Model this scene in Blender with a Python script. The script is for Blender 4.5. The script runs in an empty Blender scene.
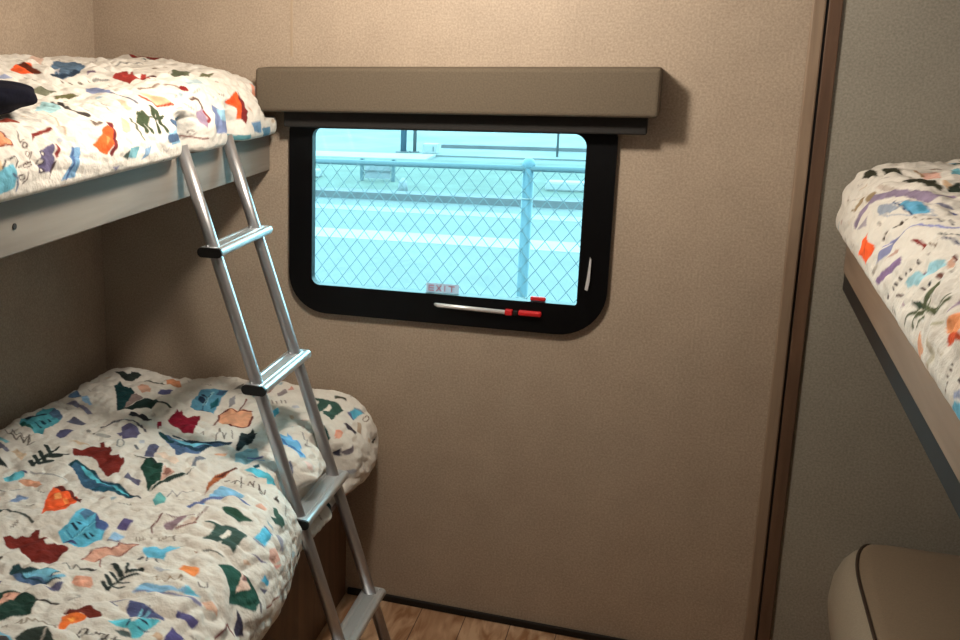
import bpy, bmesh, math, random
import numpy as np
from mathutils import Vector, Matrix

random.seed(4)
scn = bpy.context.scene
COL = scn.collection
scn.view_settings.view_transform = 'Standard'
scn.view_settings.look = 'None'
scn.view_settings.gamma = 1.0
scn.view_settings.use_curve_mapping = False
scn.view_settings.exposure = 0.0

# ------------------------------------------------------------------ materials
def srgb(r, g, b):
    f = lambda c: (c/255/12.92) if c/255 <= 0.04045 else ((c/255+0.055)/1.055)**2.4
    return (f(r), f(g), f(b), 1.0)

def new_mat(name):
    m = bpy.data.materials.new(name); m.use_nodes = True
    nt = m.node_tree
    return m, nt, nt.nodes['Principled BSDF']

def setp(b, rough=0.6, metal=0.0, spec=0.4):
    b.inputs['Roughness'].default_value = rough
    b.inputs['Metallic'].default_value = metal
    b.inputs['Specular IOR Level'].default_value = spec

def plain(name, col, rough=0.6, metal=0.0, spec=0.4, grain=0.0, scale=300, bump=0.0):
    m, nt, b = new_mat(name); setp(b, rough, metal, spec)
    if grain or bump:
        tc = nt.nodes.new('ShaderNodeTexCoord')
        n = nt.nodes.new('ShaderNodeTexNoise'); n.inputs['Scale'].default_value = scale
        n.inputs['Detail'].default_value = 3.0
        nt.links.new(tc.outputs['Object'], n.inputs['Vector'])
        r = nt.nodes.new('ShaderNodeMapRange')
        r.inputs['From Min'].default_value = 0.25; r.inputs['From Max'].default_value = 0.75
        r.inputs['To Min'].default_value = 1-grain; r.inputs['To Max'].default_value = 1+grain
        nt.links.new(n.outputs['Fac'], r.inputs['Value'])
        mx = nt.nodes.new('ShaderNodeMix'); mx.data_type = 'RGBA'; mx.blend_type = 'MULTIPLY'
        mx.inputs['Factor'].default_value = 1.0
        mx.inputs[6].default_value = col
        nt.links.new(r.outputs['Result'], mx.inputs[7])
        nt.links.new(mx.outputs[2], b.inputs['Base Color'])
        if bump:
            bp = nt.nodes.new('ShaderNodeBump'); bp.inputs['Strength'].default_value = bump
            bp.inputs['Distance'].default_value = 0.002
            nt.links.new(n.outputs['Fac'], bp.inputs['Height'])
            nt.links.new(bp.outputs['Normal'], b.inputs['Normal'])
    else:
        b.inputs['Base Color'].default_value = col
    return m

def vinyl(name, c1, c2, rough=0.55):
    """speckled wall vinyl: two close tones broken by a fine and a medium noise"""
    m, nt, b = new_mat(name); setp(b, rough, 0, 0.3)
    tc = nt.nodes.new('ShaderNodeTexCoord')
    n = nt.nodes.new('ShaderNodeTexNoise'); n.inputs['Scale'].default_value = 190; n.inputs['Detail'].default_value = 4
    n2 = nt.nodes.new('ShaderNodeTexNoise'); n2.inputs['Scale'].default_value = 9; n2.inputs['Detail'].default_value = 3
    nt.links.new(tc.outputs['Object'], n.inputs['Vector']); nt.links.new(tc.outputs['Object'], n2.inputs['Vector'])
    a = nt.nodes.new('ShaderNodeMath'); a.operation = 'MULTIPLY_ADD'; a.inputs[1].default_value = 0.25; 
    nt.links.new(n2.outputs['Fac'], a.inputs[0]); nt.links.new(n.outputs['Fac'], a.inputs[2])
    r = nt.nodes.new('ShaderNodeValToRGB')
    r.color_ramp.elements[0].position = 0.42; r.color_ramp.elements[0].color = c1
    r.color_ramp.elements[1].position = 0.84; r.color_ramp.elements[1].color = c2
    nt.links.new(a.outputs[0], r.inputs['Fac']); nt.links.new(r.outputs['Color'], b.inputs['Base Color'])
    bp = nt.nodes.new('ShaderNodeBump'); bp.inputs['Strength'].default_value = 0.25; bp.inputs['Distance'].default_value = 0.001
    nt.links.new(n.outputs['Fac'], bp.inputs['Height']); nt.links.new(bp.outputs['Normal'], b.inputs['Normal'])
    return m

def wood(name, c1, c2, axis=0, scale=14, rough=0.5, stretch=0.08):
    m, nt, b = new_mat(name); setp(b, rough, 0, 0.35)
    tc = nt.nodes.new('ShaderNodeTexCoord'); mp = nt.nodes.new('ShaderNodeMapping')
    s = [1, 1, 1]; s[axis] = stretch
    mp.inputs['Scale'].default_value = s
    nt.links.new(tc.outputs['Object'], mp.inputs['Vector'])
    n = nt.nodes.new('ShaderNodeTexNoise'); n.inputs['Scale'].default_value = scale; n.inputs['Detail'].default_value = 6
    n.inputs['Distortion'].default_value = 0.6
    nt.links.new(mp.outputs['Vector'], n.inputs['Vector'])
    r = nt.nodes.new('ShaderNodeValToRGB')
    r.color_ramp.elements[0].position = 0.3; r.color_ramp.elements[0].color = c1
    r.color_ramp.elements[1].position = 0.7; r.color_ramp.elements[1].color = c2
    nt.links.new(n.outputs['Fac'], r.inputs['Fac']); nt.links.new(r.outputs['Color'], b.inputs['Base Color'])
    return m

M = {}
M['wall'] = vinyl('wall_vinyl', srgb(154,138,122), srgb(185,167,148))
M['wall_slide'] = vinyl('slide_wall_vinyl', srgb(140,135,124), srgb(167,161,149))
M['ceil'] = plain('ceiling_white', srgb(178,172,162), 0.7)
M['valance'] = plain('valance_fabric', srgb(97,86,72), 0.85, grain=0.16, scale=220, bump=0.3)
M['shade'] = plain('shade_black', srgb(34,31,29), 0.7, grain=0.2, scale=120)
M['frame'] = plain('window_black', srgb(5,5,7), 0.42, spec=0.22)
M['trimtan'] = wood('trim_tan', srgb(132,112,94), srgb(152,131,111), 2, 40)
M['trimbrown'] = wood('trim_brown', srgb(88,66,52), srgb(112,86,68), 2, 40)
M['seam'] = plain('seam_tan', srgb(170,150,128), 0.5)
M['base'] = plain('baseboard_black', srgb(24,20,18), 0.5)
M['rail'] = wood('rail_grey_wood', srgb(126,118,110), srgb(150,142,132), 1, 26, 0.55)
M['deck'] = plain('deck_board', srgb(84,72,60), 0.7, grain=0.1, scale=30)
M['basewood'] = wood('base_brown_wood', srgb(84,62,46), srgb(116,88,66), 2, 22, 0.5)
M['cabinet'] = wood('cabinet_brown', srgb(104,84,66), srgb(128,104,82), 2, 18, 0.5)
M['rail_brown'] = wood('rail_brown_wood', srgb(128,108,92), srgb(150,128,110), 1, 26, 0.5)
M['mattress'] = plain('mattress_dark', srgb(46,44,46), 0.9, grain=0.15, scale=200)
M['alu'] = plain('aluminium', srgb(186,186,190), 0.36, metal=0.85, grain=0.05, scale=400)
M['tread'] = plain('aluminium_tread', srgb(216,222,226), 0.33, metal=0.7)
M['cap'] = plain('black_plastic', srgb(16,16,17), 0.45)
M['rubber'] = plain('rubber_foot', srgb(30,30,31), 0.8)
M['bench'] = plain('bench_vinyl', srgb(158,147,130), 0.5, grain=0.1, scale=260, bump=0.25)
M['benchtop'] = plain('bench_top_vinyl', srgb(134,117,98), 0.55, grain=0.1, scale=260, bump=0.25)
M['piping'] = plain('bench_piping', srgb(60,46,36), 0.6)
M['navy'] = plain('navy_cloth', srgb(13,14,27), 0.95, spec=0.1, grain=0.3, scale=90, bump=0.5)
M['red'] = plain('red_plastic', srgb(205,36,40), 0.4)
M['silver'] = plain('latch_silver', srgb(240,240,242), 0.3, metal=0.4)
M['screw'] = plain('screw_dark', srgb(40,30,26), 0.5)
M['white'] = plain('white_plastic', srgb(235,232,226), 0.5)

# floor planks
def floor_mat():
    m, nt, b = new_mat('floor_planks'); setp(b, 0.45, 0, 0.4)
    tc = nt.nodes.new('ShaderNodeTexCoord')
    br = nt.nodes.new('ShaderNodeTexBrick'); br.offset = 0.37
    br.inputs['Scale'].default_value = 1.0; br.inputs['Brick Width'].default_value = 0.9; br.inputs['Row Height'].default_value = 0.13
    br.inputs['Mortar Size'].default_value = 0.0015; br.inputs['Mortar'].default_value = srgb(96,70,52)
    br.inputs['Color1'].default_value = srgb(206,176,146); br.inputs['Color2'].default_value = srgb(182,148,118)
    mp0 = nt.nodes.new('ShaderNodeMapping'); mp0.inputs['Rotation'].default_value = (0,0,math.pi/2)
    nt.links.new(tc.outputs['Object'], mp0.inputs['Vector']); nt.links.new(mp0.outputs['Vector'], br.inputs['Vector'])
    mp = nt.nodes.new('ShaderNodeMapping'); mp.inputs['Scale'].default_value = (14, 3.2, 1)
    nt.links.new(tc.outputs['Object'], mp.inputs['Vector'])
    n = nt.nodes.new('ShaderNodeTexNoise'); n.inputs['Scale'].default_value = 1.6; n.inputs['Detail'].default_value = 5; n.inputs['Distortion'].default_value = 1.2
    nt.links.new(mp.outputs['Vector'], n.inputs['Vector'])
    r = nt.nodes.new('ShaderNodeValToRGB')
    r.color_ramp.elements[0].position = 0.36; r.color_ramp.elements[0].color = srgb(186,160,136)
    r.color_ramp.elements[1].position = 0.62; r.color_ramp.elements[1].color = (1,1,1,1)
    nt.links.new(n.outputs['Fac'], r.inputs['Fac'])
    mx = nt.nodes.new('ShaderNodeMix'); mx.data_type = 'RGBA'; mx.blend_type = 'MULTIPLY'; mx.inputs['Factor'].default_value = 1
    nt.links.new(br.outputs['Color'], mx.inputs[6]); nt.links.new(r.outputs['Color'], mx.inputs[7])
    nt.links.new(mx.outputs[2], b.inputs['Base Color'])
    return m
M['floor'] = floor_mat()

def glass_mat():
    m = bpy.data.materials.new('tinted_glass'); m.use_nodes = True; nt = m.node_tree; nt.nodes.clear()
    out = nt.nodes.new('ShaderNodeOutputMaterial'); t = nt.nodes.new('ShaderNodeBsdfTransparent')
    t.inputs['Color'].default_value = (0.63, 0.93, 0.975, 1)
    g = nt.nodes.new('ShaderNodeBsdfGlossy'); g.inputs['Roughness'].default_value = 0.03
    g.inputs['Color'].default_value = (1, 1, 1, 1)
    f = nt.nodes.new('ShaderNodeFresnel'); f.inputs['IOR'].default_value = 1.3
    mx = nt.nodes.new('ShaderNodeMixShader')
    nt.links.new(f.outputs['Fac'], mx.inputs['Fac']); nt.links.new(t.outputs['BSDF'], mx.inputs[1]); nt.links.new(g.outputs['BSDF'], mx.inputs[2])
    nt.links.new(mx.outputs['Shader'], out.inputs['Surface'])
    return m
M['glass'] = glass_mat()

def cloth_mat():
    m, nt, b = new_mat('camp_print_cotton'); setp(b, 0.9, 0, 0.15)
    a = nt.nodes.new('ShaderNodeVertexColor'); a.layer_name = 'print'
    tc = nt.nodes.new('ShaderNodeTexCoord')
    n = nt.nodes.new('ShaderNodeTexNoise'); n.inputs['Scale'].default_value = 45; n.inputs['Detail'].default_value = 4
    nt.links.new(tc.outputs['Object'], n.inputs['Vector'])
    r = nt.nodes.new('ShaderNodeMapRange'); r.inputs['To Min'].default_value = 0.86; r.inputs['To Max'].default_value = 1.12
    nt.links.new(n.outputs['Fac'], r.inputs['Value'])
    mx = nt.nodes.new('ShaderNodeMix'); mx.data_type = 'RGBA'; mx.blend_type = 'MULTIPLY'; mx.inputs['Factor'].default_value = 1
    nt.links.new(a.outputs['Color'], mx.inputs[6]); nt.links.new(r.outputs['Result'], mx.inputs[7])
    nt.links.new(mx.outputs[2], b.inputs['Base Color'])
    bp = nt.nodes.new('ShaderNodeBump'); bp.inputs['Strength'].default_value = 0.75; bp.inputs['Distance'].default_value = 0.008
    nt.links.new(n.outputs['Fac'], bp.inputs['Height']); nt.links.new(bp.outputs['Normal'], b.inputs['Normal'])
    return m
M['cloth'] = cloth_mat()

def emit(name, col, s):
    m = bpy.data.materials.new(name); m.use_nodes = True; nt = m.node_tree; nt.nodes.clear()
    out = nt.nodes.new('ShaderNodeOutputMaterial'); e = nt.nodes.new('ShaderNodeEmission')
    e.inputs['Color'].default_value = col; e.inputs['Strength'].default_value = s
    nt.links.new(e.outputs['Emission'], out.inputs['Surface'])
    return m

# outdoors
M['asphalt'] = plain('asphalt', (0.087,0.091,0.093,1), 0.9, grain=0.10, scale=1.2)
M['verge'] = plain('grass_verge', (0.068,0.078,0.066,1), 0.95, grain=0.2, scale=2.2)
M['pale'] = plain('pale_concrete', (0.164,0.164,0.164,1), 0.9, grain=0.08, scale=1.5)
M['farlot'] = plain('far_gravel', (0.107,0.110,0.111,1), 0.9, grain=0.3, scale=0.9)
M['kerb'] = plain('kerb_grey', (0.086,0.083,0.088,1), 0.9, grain=0.15, scale=3)
M['paint'] = plain('road_paint', (0.202,0.202,0.202,1), 0.8, grain=0.12, scale=2.5)
M['galv'] = plain('galvanised', (0.056,0.081,0.093,1), 0.6, metal=0.0)
M['galvpost'] = plain('galvanised_post', (0.061,0.106,0.131,1), 0.45)
M['wire'] = plain('fence_wire', (0.089,0.109,0.117,1), 0.7)
M['bluepaint'] = plain('blue_paint', (0.061,0.096,0.131,1), 0.6)
M['greypaint'] = plain('grey_paint', (0.081,0.086,0.091,1), 0.7)
M['whitebox'] = plain('white_render', (0.214,0.214,0.214,1), 0.8)
M['paper'] = plain('notice_board', (0.157,0.157,0.167,1), 0.8, grain=0.2, scale=6)

# ------------------------------------------------------------------ mesh helpers
def link(name, bm, mats, parent=None, smooth=False):
    me = bpy.data.meshes.new(name); bm.normal_update(); bm.to_mesh(me); bm.free()
    if not isinstance(mats, (list, tuple)): mats = [mats]
    for m in mats: me.materials.append(m)
    if smooth:
        for p in me.polygons: p.use_smooth = True
    o = bpy.data.objects.new(name, me); COL.objects.link(o)
    if parent: o.parent = parent; o.matrix_parent_inverse = parent.matrix_world.inverted()
    return o

def thing(name, label, cat, loc=(0,0,0), group=None):
    o = bpy.data.objects.new(name, None); COL.objects.link(o); o.location = loc
    o.empty_display_size = 0.05
    bpy.context.view_layer.update()
    tag(o, label, cat, group); return o
def tag(o, label, cat, group=None):
    o['label'] = label; o['category'] = cat
    if group: o['group'] = group
    return o
def struct(o): o['kind'] = 'structure'; return o

def box_bm(x0, x1, y0, y1, z0, z1, bev=0.0, seg=2):
    bm = bmesh.new()
    v = [bm.verts.new((x, y, z)) for x in (x0, x1) for y in (y0, y1) for z in (z0, z1)]
    for f in ((0,1,3,2),(4,6,7,5),(0,4,5,1),(2,3,7,6),(0,2,6,4),(1,5,7,3)):
        bm.faces.new([v[i] for i in f])
    bmesh.ops.recalc_face_normals(bm, faces=bm.faces)
    if bev:
        bmesh.ops.bevel(bm, geom=bm.edges[:], offset=bev, segments=seg, profile=0.5, affect='EDGES')
    return bm

def add_box(bm, *a, **k):
    b = box_bm(*a, **k); me = bpy.data.meshes.new('tmp'); b.to_mesh(me); b.free(); bm.from_mesh(me); bpy.data.meshes.remove(me)

def prism(bm, poly, axis, a, b):
    """extrude a closed 2-D outline along an axis (0: poly in yz, 1: poly in xz, 2: poly in xy)"""
    def P(u, v, w):
        return ((w,u,v),(u,w,v),(u,v,w))[axis]
    A = [bm.verts.new(P(u,v,a)) for u,v in poly]; B = [bm.verts.new(P(u,v,b)) for u,v in poly]
    n = len(poly)
    fs = [bm.faces.new((A[i],A[(i+1)%n],B[(i+1)%n],B[i])) for i in range(n)]
    fs += [bm.faces.new(A[::-1]), bm.faces.new(B)]
    bmesh.ops.recalc_face_normals(bm, faces=fs)
    return fs

def tube(bm, pts, r, n=14, cap=True):
    pts = [Vector(p) for p in pts]; rings = []
    up = None
    for i, p in enumerate(pts):
        t = (pts[min(i+1,len(pts)-1)] - pts[max(i-1,0)]).normalized()
        if up is None:
            up = Vector((0,0,1)) if abs(t.z) < 0.9 else Vector((0,1,0))
        s = t.cross(up).normalized(); up = s.cross(t).normalized()
        rr = r[i] if isinstance(r, (list,tuple)) else r
        rings.append([bm.verts.new(p + rr*(math.cos(2*math.pi*k/n)*s + math.sin(2*math.pi*k/n)*up)) for k in range(n)])
    for a, b in zip(rings, rings[1:]):
        for k in range(n): bm.faces.new((a[k], a[(k+1)%n], b[(k+1)%n], b[k]))
    if cap: bm.faces.new(rings[0][::-1]); bm.faces.new(rings[-1])
    bmesh.ops.recalc_face_normals(bm, faces=bm.faces)

def rrect(x0, x1, z0, z1, r, n=6):
    """rounded rectangle outline; r = (bottom-left, bottom-right, top-right, top-left)"""
    if not isinstance(r, (list,tuple)): r = (r,)*4
    P = []
    for (cx, cz, a0, rr) in ((x0+r[0], z0+r[0], 180, r[0]), (x1-r[1], z0+r[1], 270, r[1]), (x1-r[2], z1-r[2], 0, r[2]), (x0+r[3], z1-r[3], 90, r[3])):
        for k in range(n+1):
            a = math.radians(a0 + 90*k/n); P.append((cx+rr*math.cos(a), cz+rr*math.sin(a)))
    return P

def ring_prism(bm, outer, inner, y0, y1):
    """flat ring between two outlines of equal point count in xz, from y0 to y1"""
    n = len(outer)
    V = {}
    for nm, poly in (('o', outer), ('i', inner)):
        for y in (y0, y1): V[nm, y] = [bm.verts.new((u, y, v)) for u, v in poly]
    for i in range(n):
        j = (i+1) % n
        for y in (y0, y1): bm.faces.new((V['o',y][i], V['o',y][j], V['i',y][j], V['i',y][i]))
        for nm in 'oi': bm.faces.new((V[nm,y0][i], V[nm,y0][j], V[nm,y1][j], V[nm,y1][i]))
    bmesh.ops.recalc_face_normals(bm, faces=bm.faces)

# ------------------------------------------------------------------ room shell
XL, XS, XR, YF, ZC = -1.712, 0.245, 1.10, -3.75, 2.12
WX0, WX1, WZ0, WZ1 = -1.030, -0.246, 0.890, 1.40       # opening cut behind the window frame
bm = bmesh.new()
for a in ((XL-0.06, WX0, 0, 0.06, -0.02, ZC), (WX1, XS, 0, 0.06, -0.02, ZC), (WX0, WX1, 0, 0.06, -0.02, WZ0+0.05), (WX0, WX1, 0, 0.06, WZ1+0.03, ZC)):
    add_box(bm, *a)
struct(link('wall_back', bm, M['wall']))
struct(link('wall_back_right', box_bm(XS, XR+0.06, 0.0, 0.06, -0.02, ZC), M['wall_slide']))
struct(link('wall_left', box_bm(XL-0.06, XL, YF, 0.0, -0.02, ZC), M['wall']))
struct(link('wall_right', box_bm(XR, XR+0.06, YF, 0.0, -0.02, ZC), M['cabinet']))
struct(link('wall_front', box_bm(XL-0.06, XR+0.06, YF-0.06, YF, -0.02, ZC), M['cabinet']))
struct(link('floor', box_bm(XL-0.06, XR+0.06, YF-0.06, 0.06, -0.06, 0.0), M['floor']))
struct(link('ceiling', box_bm(XL-0.06, XR+0.06, YF-0.06, 0.06, ZC, ZC+0.06), M['ceil']))
struct(link('baseboard_back', box_bm(-0.885, 0.235, -0.012, -0.0005, 0.001, 0.021, 0.002), M['base']))
struct(link('trim_1', box_bm(0.222, 0.251, -0.010, -0.0005, 0.001, ZC-0.001, 0.004), M['trimtan']))
struct(link('trim_2', box_bm(0.2565, 0.2855, -0.008, -0.0005, 0.001, ZC-0.001, 0.002), M['trimbrown']))
struct(link('trim_4', box_bm(0.2512, 0.2563, -0.003, -0.0005, 0.001, ZC-0.001), M['base']))
struct(link('trim_3', box_bm(-1.079, -1.071, -0.0025, -0.0005, 1.63, ZC-0.001, 0.0008), M['seam']))

# ------------------------------------------------------------------ window
win = bpy.data.objects.new('window_1', None); COL.objects.link(win); win.location = (-0.63, 0, 1.1); struct(win)
bpy.context.view_layer.update()
# outer flange: square-ish top (under the valance), big lower corners
FO = rrect(-1.076, -0.187, 0.893, 1.452, (0.115, 0.125, 0.03, 0.03), 10)
FI = rrect(-1.006, -0.262, 0.978, 1.432, (0.024, 0.006, 0.034, 0.024), 10)
# the two lower sides of the frame are not perfectly level in the wall: shear a touch to the measured corners
def zs(P, k): return [(x, z + k*(x+1.006)) for x, z in P]
bm = bmesh.new(); ring_prism(bm, FO, FI, -0.016, -0.0005)
link('window_frame', bm, M['frame'], win)
bm = bmesh.new(); ring_prism(bm, rrect(-1.05, -0.22, 0.93, 1.44, (0.08,0.08,0.02,0.02), 10), FI, -0.0005, 0.014)
link('window_sash', bm, M['frame'], win)
bm = bmesh.new(); prism(bm, rrect(-1.03, -0.24, 0.95, 1.436, 0.02, 5), 1, 0.006, 0.010)
pane = link('glass_pane', bm, M['glass'], win)
# --- EXIT sticker at the bottom edge of the pane
STK = plain('exit_sticker', srgb(206,200,216), 0.6); STK.node_tree.nodes['Principled BSDF'].inputs['Alpha'].default_value = 0.45
STR = plain('exit_lettering', srgb(168,92,104), 0.6)
sx0, sx1, sz0, sz1 = -0.672, -0.580, 0.977, 1.004
bm = box_bm(sx0, sx1, 0.0050, 0.0056, sz0, sz1); 
stk = link('exit_sticker', bm, STK, pane)
bm = bmesh.new()
def bar(x0, z0, x1, z1, w=0.0030, y=0.0044):
    d = Vector((x1-x0, 0, z1-z0)); l = d.length; d.normalize(); n = Vector((-d.z, 0, d.x))*w/2
    a, b = Vector((x0, y, z0)), Vector((x1, y, z1))
    q = [a-n, b-n, b+n, a+n]
    A = [bm.verts.new(p) for p in q]; B = [bm.verts.new(p+Vector((0,0.0005,0))) for p in q]
    for i in range(4): bm.faces.new((A[i], A[(i+1)%4], B[(i+1)%4], B[i]))
    bm.faces.new(A[::-1]); bm.faces.new(B)
lx, lz0, lz1, lw = sx0+0.008, sz0+0.005, sz1-0.005, 0.014
bar(lx, lz0, lx, lz1)
for z in (lz0+0.0015, (lz0+lz1)/2, lz1-0.0015): bar(lx, z, lx+lw, z)
lx += 0.021; bar(lx, lz0, lx+lw, lz1); bar(lx, lz1, lx+lw, lz0)
lx += 0.024; bar(lx, lz0, lx, lz1)
lx += 0.010; bar(lx, lz1-0.0015, lx+0.018, lz1-0.0015); bar(lx+0.009, lz0, lx+0.009, lz1)
bmesh.ops.recalc_face_normals(bm, faces=bm.faces)
link('exit_lettering', bm, STR, stk)
# latch rod and red emergency handle lying on the lower frame
bm = bmesh.new(); tube(bm, [(-0.640,-0.024,0.951), (-0.630,-0.029,0.950), (-0.446,-0.029,0.946)], [0.004,0.006,0.006], 10)
lt = link('latch_rod', bm, M['silver'], win, True)
bm = bmesh.new(); add_box(bm, -0.446, -0.426, -0.034, -0.0165, 0.938, 0.954, bev=0.003); add_box(bm, -0.411, -0.350, -0.032, -0.0165, 0.940, 0.954, bev=0.004)
o = link('emergency_handle', bm, M['red'], win); o['label'] = 'red emergency release handle'
bm = bmesh.new(); add_box(bm, -0.425, -0.412, -0.030, -0.0165, 0.939, 0.952, bev=0.002)
link('latch_bracket', bm, M['cap'], win)
bm = bmesh.new(); add_box(bm, -0.384, -0.343, -0.006, 0.005, 0.9785, 0.990, bev=0.003)
o = link('pull_tab', bm, M['red'], win); o['label'] = 'red pull tab at the glass edge'
bm = bmesh.new(); prism(bm, [(-0.243,1.025),(-0.236,1.022),(-0.232,1.045),(-0.231,1.105),(-0.235,1.112),(-0.239,1.06)], 1, -0.026, -0.0165)
link('side_latch', bm, M['silver'], win)

# ------------------------------------------------------------------ valance box with the rolled blind under it
val = thing('window_valance', 'brown fabric-covered box valance over the window with a dark blind rolled beneath', 'window valance', (-0.64, 0, 1.48))
VX0, VX1, VZ0, VZ1, VD = -1.146, -0.092, 1.482, 1.602, 0.105
bm = box_bm(VX0, VX1, -VD, -0.001, VZ0, VZ1, 0.010, 3)
link('valance_box', bm, M['valance'], val)
bm = box_bm(-1.078, -0.118, -0.060, -0.0175, 1.437, 1.4815, 0.004, 2)
o = link('rolled_blind', bm, M['shade'], val); o['label'] = 'dark rolled blind under the valance'

# ------------------------------------------------------------------ value noise for cloth
def vnoise(x, y, seed):
    rs = np.random.RandomState(seed); T = rs.rand(64, 64)
    xi, yi = np.floor(x).astype(int), np.floor(y).astype(int); fx, fy = x-xi, y-yi
    fx = fx*fx*(3-2*fx); fy = fy*fy*(3-2*fy)
    g = lambda i, j: T[i % 64, j % 64]
    return (g(xi,yi)*(1-fx)*(1-fy)+g(xi+1,yi)*fx*(1-fy)+g(xi,yi+1)*(1-fx)*fy+g(xi+1,yi+1)*fx*fy)*2-1

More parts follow.
